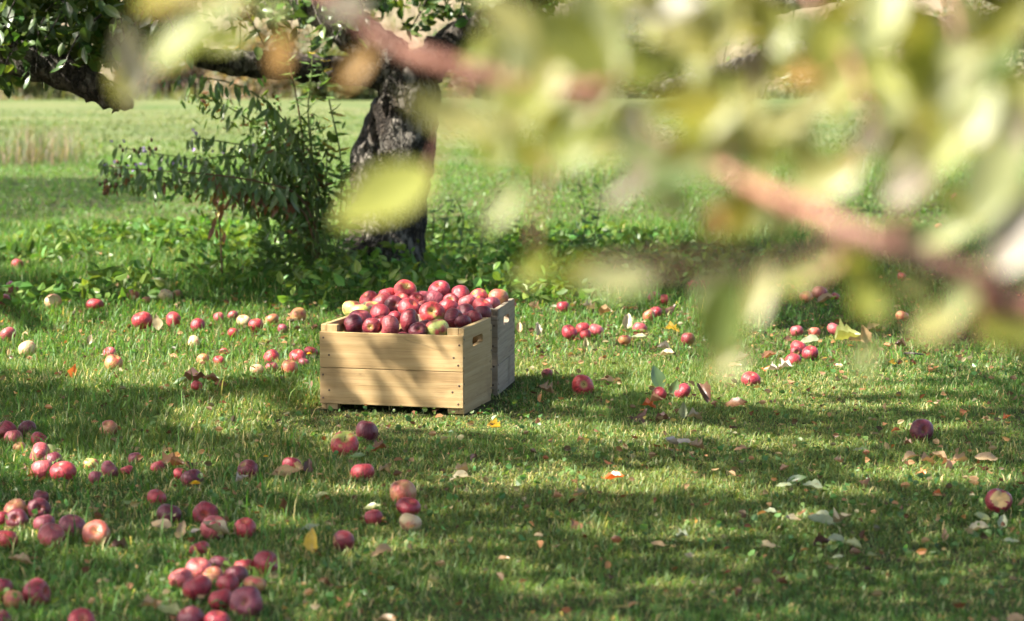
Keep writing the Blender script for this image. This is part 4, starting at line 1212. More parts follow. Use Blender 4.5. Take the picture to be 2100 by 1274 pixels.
# ------------------------------------------------------------------ trees
# light map on the ground: ellipses in photo pixels that the crowns leave open to the sun (u, v, ru, rv, strength)
LIT = [(300, 708, 420, 84, 1.0), (500, 862, 150, 34, .8), (960, 872, 200, 20, .8), (1250, 893, 300, 24, .55), (1190, 985, 330, 27, 1.0), (1440, 990, 130, 22, .7),
       (1910, 972, 190, 24, .9), (1170, 690, 160, 95, .95), (1400, 705, 170, 85, .9), (1660, 745, 260, 60, .85), (1480, 790, 200, 40, .85),
       (1850, 797, 240, 10, .8), (1780, 828, 260, 9, .7), (1950, 870, 150, 10, .5), (1250, 470, 330, 60, 1.0), (1750, 430, 250, 50, .8), (480, 455, 260, 34, 1.0), (150, 480, 160, 30, .7), (330, 590, 140, 20, .5), (600, 560, 120, 20, .4),
       (850, 1115, 130, 22, .55), (590, 1068, 90, 14, .7), (130, 955, 150, 34, .7), (430, 1190, 140, 45, .55), (90, 1080, 120, 28, .5), (1500, 1150, 120, 20, .4), (1050, 1170, 140, 16, .45), (1680, 1065, 90, 14, .6), (700, 905, 70, 30, .5), (380, 950, 100, 18, .5),
       (1640, 905, 150, 12, .5), (1040, 548, 130, 20, .75), (250, 515, 380, 60, .6), (650, 540, 420, 45, .4), (1060, 785, 190, 42, .45), (800, 812, 190, 36, .72), (620, 575, 330, 26, .5), (850, 570, 300, 24, .8), (1600, 1010, 160, 14, .5), (1350, 1090, 200, 16, .4), (1250, 1210, 260, 20, .4), (700, 1010, 160, 16, .4), (300, 1130, 160, 18, .4), (1950, 740, 160, 40, .5), (120, 1240, 160, 20, .4), (1880, 1180, 120, 14, .4), (1300, 800, 160, 14, .5)]
def lit_prob(u, v):
    p = np.zeros_like(u)
    wob = (N3(u / 90.0, v / 22.0) - 0.5) * 0.7
    for (a, b, ra, rb, s) in LIT:
        d = np.sqrt(((u - a) / ra) ** 2 + ((v - b) / rb) ** 2) + wob
        p = np.maximum(p, s * np.clip((1.18 - d) / 0.36, 0, 1))
    return p
def canopy():  # unseen crown leaves, placed up the sun's line to shape the light below
    n = 200000
    G = np.stack([RNG.uniform(-4.6, 4.8, n), RNG.uniform(3.9, 21.0, n), np.zeros(n)], 1)
    z = RNG.uniform(2.0, 4.6, n)
    P = G + np.array(S)[None] * (z / S.z)[:, None]
    u, v, dep = project(G)
    v = np.where(dep > 0.1, v, 3000)
    # the crowns are clumpy
    cl = N2(P[:, 0] * 1.7 + 5, P[:, 1] * 1.7 + z * 1.3)
    lp = lit_prob(u, v)
    q = G[:, 0] - .77 * (G[:, 1] - 7.35) + .03 * (N3(G[:, 0] * 9, G[:, 1] * 14) - .5)
    zone = (G[:, 1] > 7.26) & (G[:, 1] < 7.56) & (G[:, 0] > -.72) & (G[:, 0] < .14)
    gap = np.zeros(n)
    for qc, qw in ((-.475, .060), (-.335, .058), (-.165, .082), (-.02, .05)):  # gaps cut in the unseen leaves to lay sun streaks on the crate front
        gap = np.maximum(gap, (np.abs(q - qc) < qw) * 1.0)
    gap *= np.where(N4(G[:, 0] * 5 + 2, G[:, 1] * 11) > .30, 1.0, .25)
    lp = np.where(zone, gap, lp)
    cl = np.where(zone, 1.0, cl)
    keep = RNG.random(n) < (1 - lp) ** 2.6 * np.clip(0.48 + 1.0 * cl, 0, 1)
    # ground beyond the orchard row stays sunny except one patch shaded by added leaves
    farlit = np.clip((G[:, 1] - 13.8) / 2.0, 0, 1)
    dark = (((u - 40) / 260) ** 2 + ((v - 390) / 60) ** 2 + 1.1 * (N3(u / 40, v / 14) - .5)) < 1
    keep &= (RNG.random(n) > farlit * 0.85) & (G[:, 1] < 16.5) | (dark & (RNG.random(n) < .5))
    return P[keep]
def crown_colors(n):
    c = colvar((0.075, 0.115, 0.030), n, .4, .25)
    yl = RNG.random(n) < 0.12
    c[yl] = colvar((0.26, 0.24, 0.05), int(yl.sum()), .3, .2)
    return c
CAN = canopy()
# three orchard trees share the crowns by nearness: centre tree, left tree, and the tree over the camera
TREE_POS = {'centre': np.array([-0.75, 12.2]), 'left': np.array([-4.6, 9.6]), 'near': np.array([1.25, 0.9])}
d_c = np.hypot(CAN[:, 0] - TREE_POS['centre'][0], CAN[:, 1] - TREE_POS['centre'][1])
d_l = np.hypot(CAN[:, 0] - TREE_POS['left'][0], CAN[:, 1] - TREE_POS['left'][1])
d_n = np.hypot(CAN[:, 0] - TREE_POS['near'][0], CAN[:, 1] - TREE_POS['near'][1]) * 0.85
own = np.argmin(np.stack([d_c, d_l, d_n], 1), 1)
def crown_part(parent, pts, name='crown'):
    me = leaf_cloud(name, pts, RNG.uniform(.065, .105, len(pts)), crown_colors(len(pts)), M_FOLIAGE, .58, .4, .15)
    o = link(name, me, parent)
    tag(o, kind='stuff')
    return o
def limb(parent, pts, rings=26, segs=14, mat=None, lump=.25, ridge=.12, seed=0.0, name='limb'):
    o = link(name, tube_mesh(name, pts, rings, segs, mat or M_BARK2, lump, ridge, seed), parent)
    return o
def px(u, v, y): return at_y(u, v, y)

# --- centre tree, behind the crates
t_c = empty('apple_tree', (0, 0, 0))
tag(t_c, 'old leaning apple tree with dark peeling trunk behind the crates', 'tree', 'orchard apple trees')
YT = 12.1
link('trunk', tube_mesh('trunk', [(px(770, 600, YT), .30), (px(783, 548, YT), .235), (px(797, 470, YT), .185), (px(800, 400, YT), .19), (px(803, 340, YT), .205), (px(822, 265, YT), .185), (px(836, 205, YT), .162), (px(826, 165, YT), .140), (px(795, 125, YT + .03), .085)], 76, 56, M_BARK, .06, .07, 3.1), t_c)
limb(t_c, [(px(838, 215, YT), .13), (px(826, 165, YT + .02), .132), (px(775, 108, YT + .05), .115), (px(705, 55, YT + .1), .100), (px(640, 0, YT + .1), .095), (px(560, -90, YT + .2), .08), (px(430, -230, YT + .3), .06)], 44, 22, M_BARK, .25, .12, 5.2)
limb(t_c, [(px(815, 165, YT), .07), (px(740, 150, YT - .05), .068), (px(660, 145, YT - .1), .066), (px(560, 135, YT - .15), .07), (px(460, 125, YT - .2), .062), (px(400, 112, YT - .25), .05), (px(330, 60, YT - .3), .04), (px(250, -60, YT - .2), .03)], 44, 18, M_BARK2, .35, .14, 7.7)
limb(t_c, [(px(842, 175, YT), .115), (px(880, 130, YT + .05), .10), (px(950, 70, YT + .15), .085), (px(1050, 20, YT + .3), .075), (px(1180, -60, YT + .5), .06), (px(1330, -160, YT + .7), .05)], 40, 18, M_BARK2, .3, .12, 9.3)
limb(t_c, [(px(690, 142, YT - .1), .03), (px(668, 160, YT - .22), .024), (px(655, 180, YT - .3), .012)], 10, 10, M_BARK2, .3, .1, 1.3, 'snag')
for q, (a, b) in enumerate(((560, -90), (430, -230), (1050, 20), (1180, -60), (1330, -160), (700, -40))):
    r0 = .05
    p0 = px(a, b, YT + .3)
    limb(t_c, [(p0, r0), (p0 + Vector((random.uniform(-.4, .3), random.uniform(-.5, .5), .6)), .035), (p0 + Vector((random.uniform(-.9, .6), random.uniform(-1, 1), 1.4)), .02), (p0 + Vector((random.uniform(-1.4, .8), random.uniform(-1.6, 1.2), 2.1)), .008)], 16, 9, M_BARK2, .2, .1, q * 2.0)
crown_part(t_c, CAN[own == 0])

LG = [leaf_material('apple_leaf_dark', (0.035, 0.075, 0.018), (0.060, 0.105, 0.026), .35, .06), leaf_material('apple_leaf_mid', (0.055, 0.105, 0.022), (0.105, 0.155, 0.035), .4, .06)]
def leafy_twig(parent, p0, p1, nleaf, size, mats, seed, r=.008, drop=.6, kind='fresh', spread=.09):
    rnd = random.Random(seed)
    mid = (p0 + p1) / 2 + Vector((rnd.uniform(-.05, .05), rnd.uniform(-.05, .05), rnd.uniform(0, .06)))
    tw = limb(parent, [(p0, r), (mid, r * .7), (p1, r * .35)], 10, 6, M_BARK2, .1, 0, seed, 'twig')
    for i in range(nleaf):
        t = (i + rnd.random()) / nleaf
        p = (p0 * (1 - t) + p1 * t) + (mid - (p0 + p1) / 2) * (4 * t * (1 - t))
        ax = Vector((rnd.uniform(-1, 1), rnd.uniform(-1, 1), rnd.uniform(-1, .6) - drop))
        nr = Vector((rnd.uniform(-1, 1), rnd.uniform(-1, .4), rnd.uniform(0, 1.4)))
        s = size * rnd.uniform(.7, 1.2)
        o = link('leaf', leaf_mesh_for(kind, rnd.randrange(3), rnd.choice(mats)), tw)
        off = Vector((rnd.uniform(-1, 1), rnd.uniform(-1, 1), rnd.uniform(-1, 1))) * spread * .4
        o.matrix_local = frame_matrix(p + off, ax, nr, s)
    return tw
rnd = random.Random(25)
for q in range(30):
    a = rnd.choice((rnd.uniform(300, 780), rnd.uniform(300, 780), rnd.uniform(860, 1150))); y = YT + rnd.uniform(-.5, .4)
    b = rnd.uniform(-60, 20)
    leafy_twig(t_c, px(a, b, y), px(a + rnd.uniform(-70, 70), b + rnd.uniform(50, 120), y + rnd.uniform(-.2, .2)), 9, .078, [LG[0], LG[1]], 400 + q, .006)
nf = 2600
uu = RNG.uniform(280, 1150, nf); vv_ = RNG.uniform(-120, 90, nf)
kk = (vv_ < 25 + 90 * (N1(uu / 30, vv_ / 30) - .4)) & (N2(uu / 40 + 9, vv_ / 30) > .3)
fp = np.array([px(a, b, YT + .7 + c) for a, b, c in zip(uu[kk], vv_[kk], RNG.uniform(-.9, .9, int(kk.sum())))])
tag(link('foliage', leaf_cloud('foliage', fp, RNG.uniform(.05, .09, len(fp)), colvar((0.065, 0.105, 0.026), len(fp), .45, .25), M_FOLIAGE, .58, .3, .3), t_c), kind='stuff')

# --- left tree: its cut limb and leaves hang into the top left corner
t_l = empty('apple_tree', (0, 0, 0))
tag(t_l, 'apple tree at the left with a sawn drooping limb and dark leaves', 'tree', 'orchard apple trees')
link('trunk', tube_mesh('trunk', [(Vector((-4.7, 10.3, -.05)), .27), (Vector((-4.6, 10.2, .6)), .20), (Vector((-4.45, 10.1, 1.3)), .18), (Vector((-4.3, 10.0, 2.0)), .15), (Vector((-4.6, 9.6, 3.2)), .09)], 40, 28, M_BARK, .2, .1, 12.0), t_l)
YL = 10.2
lb = limb(t_l, [(Vector((-4.42, 10.1, 1.45)), .13), (px(-420, -60, YL), .11), (px(-150, 60, YL), .095), (px(40, 120, YL), .082), (px(150, 158, YL), .07), (px(205, 185, YL), .062), (px(252, 207, YL), .05)], 40, 18, M_BARK2, .25, .12, 14.0)
link('broken_end', tube_mesh('broken_end', [(px(246, 204, YL), .046), (px(262, 214, YL), .03), (px(273, 219, YL), .012)], 6, 9, M_STEM, .6, .3, 2.0), lb)
for q in range(4):
    p0 = Vector((-4.4, 10.0, 1.9))
    limb(t_l, [(p0, .09), (p0 + Vector((random.uniform(-.5, .9), random.uniform(-1.2, .6), .6)), .06), (p0 + Vector((random.uniform(-1, 1.8), random.uniform(-2.4, 1.0), 1.3)), .035), (p0 + Vector((random.uniform(-1.4, 2.6), random.uniform(-3.4, 1.4), 1.9)), .01)], 20, 10, M_BARK2, .2, .1, 20 + q)
crown_part(t_l, CAN[own == 1])
# twigs with single leaves reaching into the picture
rnd = random.Random(5)
for q in range(28):
    a = rnd.uniform(-40, 320); b = rnd.uniform(-60, 30) if a > 120 else rnd.uniform(-40, 70)
    y = YL + rnd.uniform(-.6, .5)
    e = (a + rnd.uniform(-90, 60), min(b + rnd.uniform(50, 130), 215 - a * .32))
    leafy_twig(t_l, px(a, b, y), px(e[0], e[1], y + rnd.uniform(-.2, .2)), 10, .078, [LG[0], LG[0], LG[0], LG[1]], q, .006)
nf = 4200
uu = RNG.uniform(-60, 400, nf); vv_ = RNG.uniform(-140, 200, nf)
kk = (vv_ < 168 - .20 * np.clip(uu, 0, 400) + 50 * (N1(uu / 26, vv_ / 26) - .5)) & (N2(uu / 34, vv_ / 30) > .2)
fp = np.array([px(a, b, YL + .5 + c) for a, b, c in zip(uu[kk], vv_[kk], RNG.uniform(-.7, .7, int(kk.sum())))])
o = link('foliage', leaf_cloud('foliage', fp, RNG.uniform(.05, .09, len(fp)), colvar((0.055, 0.095, 0.022), len(fp), .45, .2), M_FOLIAGE, .58, .3, .3), t_l)
tag(o, kind='stuff')

# --- the tree over the camera: a low branch hangs in front of the lens, far out of focus
t_n = empty('apple_tree', (0, 0, 0))
tag(t_n, 'nearest apple tree with blurred pink branch and yellow green leaves', 'tree', 'orchard apple trees')
link('trunk', tube_mesh('trunk', [(Vector((1.3, .9, -.05)), .24), (Vector((1.25, .9, .6)), .17), (Vector((1.2, .88, 1.3)), .16), (Vector((1.0, .85, 2.0)), .13), (Vector((.4, 1.0, 3.0)), .08)], 36, 26, M_BARK, .2, .1, 22.0), t_n)
for q in range(6):
    p0 = Vector((1.05, .87, 1.8))
    limb(t_n, [(p0, .085), (p0 + Vector((random.uniform(-1.4, -.3), random.uniform(.2, 1.2), .5)), .055), (p0 + Vector((random.uniform(-2.8, -.8), random.uniform(.8, 2.6), 1.1)), .035), (p0 + Vector((random.uniform(-4.0, -1.2), random.uniform(1.5, 4.5), 1.7)), .01)], 22, 10, M_BARK2, .2, .1, 30 + q)
crown_part(t_n, CAN[own == 2])
NS = 0.76
def wood_at(lst):
    return [(at_y(u, v, y * NS), r * NS) for (u, v, y, r) in lst]
main = limb(t_n, [(Vector((1.2, .88, 1.0)), .05), (Vector((.62, 1.22, .965)), .014)] + wood_at([(2180, 640, 1.50, 0.0084), (2040, 590, 1.48, 0.0072), (1900, 530, 1.46, 0.0066), (1760, 480, 1.46, 0.0068), (1640, 425, 1.48, 0.0058), (1530, 375, 1.52, 0.0042), (1430, 318, 1.62, 0.0026), (1330, 270, 1.72, 0.0016), (1260, 240, 1.78, 0.0009)]), 70, 12, M_TWIG, .18, .05, 1.0, 'branch')
sec = limb(t_n, [(Vector((1.1, .9, 1.7)), .03), (Vector((.62, 1.30, 1.33)), .015)] + wood_at([(1900, -140, 1.75, .008), (1640, -70, 1.75, .005), (1420, 80, 1.72, .005), (1230, 180, 1.7, .006), (1080, 178, 1.7, .0072), (960, 148, 1.7, .0075), (860, 118, 1.7, .007), (790, 84, 1.7, .0062), (730, 40, 1.7, .005), (690, 5, 1.72, .004), (600, -60, 1.75, .003)]), 80, 12, M_TWIG, .18, .05, 2.0, 'branch')
limb(main, wood_at([(1836, 520, 1.46, .006), (1844, 478, 1.45, .0045), (1850, 440, 1.44, .003)]), 8, 8, M_TWIG, .2, 0, 3.0, 'spur')
for q, tw in enumerate(([(1420, 120, 1.72, .002), (1480, 260, 1.66, .0015), (1500, 420, 1.62, .001)], [(1640, -40, 1.75, .002), (1740, 120, 1.6, .0015), (1790, 260, 1.55, .001)],
                        [(1760, 480, 1.46, .003), (1700, 560, 1.5, .002), (1640, 590, 1.6, .001)], [(1230, 190, 1.7, .002), (1130, 330, 1.66, .0014), (1090, 520, 1.6, .0008)],
                        [(1900, -140, 1.75, .002), (1960, 60, 1.6, .0015), (1980, 300, 1.5, .001)], [(960, 148, 1.7, .0018), (925, 250, 1.65, .0014), (882, 352, 1.62, .001)],
                        [(600, -60, 1.75, .003), (480, -20, 1.7, .002), (300, 30, 1.66, .001)], [(2040, 612, 1.48, .004), (2000, 680, 1.66, .003), (1900, 700, 1.62, .001)], [(1760, 482, 1.46, .003), (1640, 535, 1.3, .0028), (1450, 548, 1.1, .0026), (1330, 545, 1.06, .0022), (1230, 560, 1.04, .0012)])):
    limb(sec if q in (0, 1, 3, 4, 5, 6) else main, wood_at(tw), 14, 7, M_TWIG, .1, 0, q * 3.0, 'side_twig')
NL = {
 'yg':    leaf_material('near_leaf_yellow_green', (0.165, 0.188, 0.036), (0.225, 0.235, 0.055), .5, .015, None, (1.45, 1.35, .55)),
 'pale':  leaf_material('near_leaf_pale', (0.195, 0.215, 0.090), (0.255, 0.270, 0.125), .45, .02, None, (1.2, 1.15, .7)),
 'lemon': leaf_material('near_leaf_lemon', (0.245, 0.240, 0.080), (0.295, 0.278, 0.110), .5, .02, None, (1.3, 1.2, .6)),
 'green': leaf_material('near_leaf_green', (0.075, 0.115, 0.030), (0.115, 0.150, 0.042), .45, .02),
 'olive': leaf_material('near_leaf_olive', (0.125, 0.125, 0.018), (0.18, 0.16, 0.024), .45, .015),
 'orange': leaf_material('near_leaf_orange', (0.225, 0.125, 0.038), (0.26, 0.155, 0.05), .45, .015),
 'white': leaf_material('near_leaf_whitish', (0.185, 0.178, 0.135), (0.22, 0.21, 0.17), .3, .02, None, (1.1, 1.0, .8)),  # plain whitish leaf colour
 'grey':  leaf_material('near_leaf_grey_pink', (0.16, 0.135, 0.098), (0.20, 0.172, 0.128), .35, .02, None, (1.1, 1.0, .8)),
}
NEAR = [  # u, v, length px, angle deg in the picture, colour, depth
 (785, 412, 235, 32, 'yg', 1.62), (905, 258, 215, -8, 'lemon', 1.55), (270, 138, 150, 82, 'olive', 1.7), (292, 100, 190, 78, 'white', 1.66), (385, 85, 170, 38, 'yg', 1.6), (455, 85, 110, 20, 'yg', 1.7),
 (505, 6, 70, 60, 'orange', 1.8), (555, 22, 60, 10, 'pale', 1.8), (580, 100, 100, 80, 'orange', 1.72), (735, 145, 110, 60, 'orange', 1.7), (700, 18, 110, 20, 'grey', 1.7), (470, -5, 120, 15, 'yg', 1.75), (350, 5, 140, 5, 'olive', 1.72),
 (1040, 430, 130, 62, 'pale', 1.6), (1110, 540, 120, 35, 'yg', 1.6), (1015, 280, 130, 70, 'yg', 1.65), (1060, 60, 190, -35, 'lemon', 1.6), (1180, 100, 220, -40, 'yg', 1.55), (1215, 70, 210, -70, 'pale', 1.6), (1250, 40, 160, -60, 'green', 1.7),
 (1160, 130, 130, 75, 'lemon', 1.65), (1110, 190, 150, 70, 'yg', 1.6), (1130, 255, 130, 80, 'olive', 1.65), (1230, 210, 120, 60, 'pale', 1.7), (1150, 290, 120, 80, 'pale', 1.6), (1240, 320, 100, 60, 'lemon', 1.6), (1020, 160, 120, 60, 'lemon', 1.7),
 (1270, 10, 120, 70, 'olive', 1.7), (1370, 35, 170, 5, 'white', 1.6), (1400, 85, 150, -25, 'lemon', 1.65), (1350, 140, 150, 15, 'yg', 1.62), (1440, 160, 130, -45, 'pale', 1.7), (1450, 70, 120, 60, 'olive', 1.65), (1400, 230, 190, 10, 'olive', 1.58), (1470, 250, 170, 50, 'yg', 1.6),
 (1500, 40, 150, 70, 'lemon', 1.6), (1545, 130, 150, 80, 'grey', 1.62), (1580, 30, 110, -30, 'yg', 1.6), (1620, 70, 80, 20, 'pale', 1.8), (1600, 115, 70, 10, 'green', 1.8), (1660, 150, 130, 20, 'orange', 1.66), (1700, 70, 170, 75, 'yg', 1.62), (1800, 60, 200, 80, 'pale', 1.55),
 (1680, 215, 110, 15, 'lemon', 1.68), (1760, 190, 150, 30, 'lemon', 1.6), (1840, 180, 160, 60, 'pale', 1.58), (1880, 120, 190, 70, 'yg', 1.55), (1960, 160, 170, 60, 'pale', 1.55), (1900, 230, 130, 80, 'olive', 1.6), (2040, 60, 200, 40, 'olive', 1.5), (2010, 110, 150, 30, 'grey', 1.55), (2040, 130, 130, 50, 'green', 1.6),
 (1590, 280, 130, 30, 'lemon', 1.65), (1690, 368, 150, 20, 'lemon', 1.58), (1720, 350, 120, 40, 'orange', 1.62), (1780, 290, 130, 70, 'grey', 1.6), (1840, 300, 140, 75, 'lemon', 1.6), (1930, 290, 120, 45, 'orange', 1.6), (1880, 380, 150, 20, 'grey', 1.58), (1990, 250, 170, 60, 'pale', 1.52), (2030, 380, 210, 70, 'pale', 1.5), (2080, 300, 170, 60, 'grey', 1.52),
 (1900, 330, 120, 10, 'pale', 1.6), (1570, 330, 110, 70, 'yg', 1.7), (1490, 330, 110, 30, 'pale', 1.65), (1520, 440, 130, 80, 'olive', 1.62), (1480, 450, 110, 40, 'orange', 1.65), (1600, 450, 120, 70, 'lemon', 1.65), (1390, 320, 120, 40, 'olive', 1.62), (1330, 330, 130, 60, 'grey', 1.65), (1380, 370, 120, 20, 'green', 1.6), (1290, 250, 130, 70, 'white', 1.62), (1290, 400, 110, 20, 'grey', 1.66),
 (1250, 590, 170, 10, 'pale', 1.55), (1180, 570, 120, 30, 'olive', 1.6), (1480, 640, 200, 84, 'green', 1.55), (1470, 600, 130, 60, 'pale', 1.6), (1560, 610, 130, 75, 'lemon', 1.58), (1720, 560, 190, -18, 'yg', 1.58), (1660, 570, 120, 20, 'yg', 1.6), (1790, 620, 130, -40, 'yg', 1.6), (1860, 602, 120, -8, 'lemon', 1.6), (2005, 590, 140, 50, 'pale', 1.52), (1930, 665, 130, 20, 'lemon', 1.58),
 (2060, 690, 160, -30, 'yg', 1.55), (1770, 650, 110, 20, 'olive', 1.65), (1790, 720, 110, 60, 'pale', 1.6), (1840, 462, 80, 80, 'white', 1.7), (1500, 740, 110, 30, 'lemon', 1.55), (2090, 480, 180, 60, 'grey', 1.5), (2085, 560, 120, 20, 'pale', 1.52),
]
def near_leaf(i, u, v, lpx, ang, c, dep, parent):
    rnd = random.Random(i + 900)
    dep *= NS
    P = at_y(u, v, dep)
    L = lpx / (F / dep)
    a = R(ang)
    axis = Vector((math.cos(a), rnd.uniform(-.35, .35), math.sin(a)))
    if rnd.random() < .5: axis = -axis
    nrm = Vector((rnd.uniform(-.5, .2), -1 + rnd.uniform(0, .3), rnd.uniform(.1, .9)))
    o = link('leaf', leaf_mesh_for('fresh', rnd.randrange(3), NL[c]), parent)
    o.matrix_local = frame_matrix(P - axis.normalized() * L * .5, axis, nrm, L)
for i, (u, v, l, a, c, d) in enumerate(NEAR):
    near_leaf(i, u, v, l, a, c, d, sec if v < 330 else main)
rnd = random.Random(77)
for i in range(105):
    u = rnd.uniform(985, 2120); v = rnd.uniform(-40, 300 + .12 * (u - 985)) if rnd.random() < .92 else rnd.uniform(300, 560)
    if abs(v - (310 + (u - 1430) * .49)) < 45 and u > 1500: v -= 110
    near_leaf(200 + i, u, v, rnd.uniform(80, 150), rnd.uniform(-80, 80), rnd.choice(['yg', 'yg', 'pale', 'pale', 'lemon', 'lemon', 'yg', 'olive', 'pale', 'pale']), rnd.uniform(1.5, 2.1), sec if v < 330 else main)

# --- tree at the back right, seen between the blurred leaves
t_r = empty('apple_tree', (0, 0, 0))
tag(t_r, 'apple tree at the back right, seen between the blurred leaves', 'tree', 'orchard apple trees')
YR = 16.5
link('trunk', tube_mesh('trunk', [(px(2300, 460, YR), .24), (px(2290, 400, YR), .18), (px(2280, 320, YR), .16), (px(2270, 220, YR), .15), (px(2240, 120, YR), .14), (px(2200, 0, YR), .11), (px(2120, -160, YR), .07)], 50, 30, M_BARK, .12, .1, 40.0), t_r)
limb(t_r, [(px(2250, 140, YR), .10), (px(2120, 80, YR - .1), .09), (px(1900, 60, YR - .2), .085), (px(1700, 90, YR - .3), .08), (px(1560, 130, YR - .3), .075), (px(1440, 165, YR - .3), .08), (px(1370, 180, YR - .3), .06), (px(1330, 176, YR - .3), .03)], 60, 16, M_BARK, .3, .1, 41.0)
limb(t_r, [(px(2230, 90, YR), .10), (px(2000, -30, YR + .1), .085), (px(1750, -20, YR + .2), .07), (px(1500, 40, YR + .3), .06), (px(1340, 84, YR + .3), .05), (px(1250, 78, YR + .3), .03)], 50, 14, M_BARK2, .3, .1, 43.0)
cr = RNG.normal(size=(5200, 3)) * np.array([1.5, 1.1, .75]) + np.array([2.6, 16.8, 3.0])
cr = cr[cr[:, 2] > 1.75]
crown_part(t_r, cr)
rnd = random.Random(15)
for q in range(16):
    a = rnd.uniform(1030, 1900); y = YR + rnd.uniform(-.5, .5)
    leafy_twig(t_r, px(a, rnd.uniform(-20, 60), y), px(a + rnd.uniform(-60, 60), rnd.uniform(80, 190), y), 7, .08, [LG[1]], 200 + q, .006)

# ------------------------------------------------------------------ tall weeds at the centre tree
WM = [leaf_material('weed_leaf_dark', (0.078, 0.150, 0.040), (0.120, 0.200, 0.056), .38, .06), leaf_material('weed_leaf_mid', (0.085, 0.155, 0.038), (0.130, 0.205, 0.055), .4, .06),
      leaf_material('weed_leaf_dry', (0.16, 0.06, 0.025), (0.24, 0.10, 0.04), .3, .04), leaf_material('weed_leaf_yellow', (0.50, 0.36, 0.08), (0.5, 0.4, 0.1), .4, .04)]
k = NT('aster_petal'); M_AST = k.out(k.principled((0.30, 0.20, 0.48), 0.6))
_ast = None
def aster(parent, P, r=.011):
    global _ast
    if _ast is None:
        V, Fc = [], []
        for j in range(12):
            a = 2 * math.pi * j / 12; c, s = math.cos(a), math.sin(a)
            b = len(V)
            V += [(0, 0, 0), (c * .6 - s * .13, s * .6 + c * .13, .18), (c, s, .2), (c * .6 + s * .13, s * .6 - c * .13, .18)]
            Fc.append((b, b + 1, b + 2, b + 3))
        _ast = mesh_py('aster', V, Fc, M_AST, False)
    o = link('flower', _ast, parent)
    o.location = P; o.scale = (r, r, r); o.rotation_euler = (R(random.uniform(20, 80)), 0, R(random.uniform(-60, 60)))
def weed(label, stems, group='tall weeds beside the tree'):
    """stems: (pixel path with depth, leaf spec)"""
    root = empty('tall_weed', (0, 0, 0))
    fine = []
    for si, (path, spec) in enumerate(stems):
        pts = [(px(u, v, y), r) for (u, v, y, r) in path]
        st = link('stem', tube_mesh('stem', pts, 26, 7, M_WSTEMR if spec.get('red') else M_WSTEM, .1, 0, si), root)
        C = catmull(pts, 60)
        rnd = random.Random(si * 31 + len(label))
        n = int(spec['n'] * 1.3); t0 = spec.get('t0', .15)
        for i in range(n):
            t = t0 + (1 - t0) * (i + rnd.random() * .6) / n
            p = C[min(60, int(t * 60))][0] + Vector((rnd.uniform(-1, 1), rnd.uniform(-1, 1), rnd.uniform(-1, 1))) * spec.get('jit', .03) * .8
            if spec.get('hang'):
                ax = Vector((rnd.uniform(-.55, .4), rnd.uniform(-.5, .4), -rnd.uniform(.6, 1.1)))
                nr = Vector((rnd.uniform(-.6, .6), -1, rnd.uniform(-.1, .5)))
            else:
                aa = rnd.uniform(0, 2 * math.pi)
                ax = Vector((math.cos(aa), math.sin(aa), rnd.uniform(-.5, .45)))
                nr = Vector((-.2 * math.cos(aa), -.3, 1))
            s = .88 * spec['size'] * rnd.uniform(.5, 1.3) * (1.0 - .35 * max(0, t - .6) / .4)
            mats = spec.get('mats', [0, 0, 1])
            o = link('leaf', leaf_mesh_for(spec.get('kind', 'lance'), rnd.randrange(2), WM[rnd.choice(mats)]), st)
            o.matrix_local = frame_matrix(p, ax, nr, s)
        for i in range(spec.get('fine', 0)):
            t = t0 + (1 - t0) * rnd.random()
            fine.append(C[min(60, int(t * 60))][0] + Vector((rnd.gauss(0, .05), rnd.gauss(0, .05), rnd.gauss(0, .035) - .01)))
        for i in range(spec.get('flowers', 0)):
            p = C[60 - rnd.randrange(22)][0] + Vector((rnd.uniform(-.05, .05), rnd.uniform(-.05, .05), rnd.uniform(.0, .05)))
            aster(st, p)
        for i in range(spec.get('seeds', 0)):
            p = C[60 - rnd.randrange(14)][0] + Vector((rnd.uniform(-.07, .07), rnd.uniform(-.05, .05), rnd.uniform(-.03, .06)))
            o = link('seed_head', _seed, st); o.location = p; q = rnd.uniform(.006, .011); o.scale = (q, q, q * 1.2)
    if fine:
        fc_ = colvar((0.105, 0.180, 0.046), len(fine), .45, .2)
        db = RNG.random(len(fine)) < .14; fc_[db] = colvar((0.15, 0.075, 0.035), int(db.sum()), .3, .1)
        tag(link('foliage', leaf_cloud('foliage', np.array([tuple(p) for p in fine]), RNG.uniform(.028, .066, len(fine)), fc_, M_FOLIAGE, .3, .2, .9), root), kind='stuff')
    tag(root, label, 'weed', group)
    return root
_seed = tube_mesh('seed_head', [((0, 0, -1), .2), ((0, 0, -.4), .9), ((0, 0, .4), 1.0), ((0, 0, 1), .4)], 5, 7, M_WSTEMR, .5, .4)
YW = 11.55
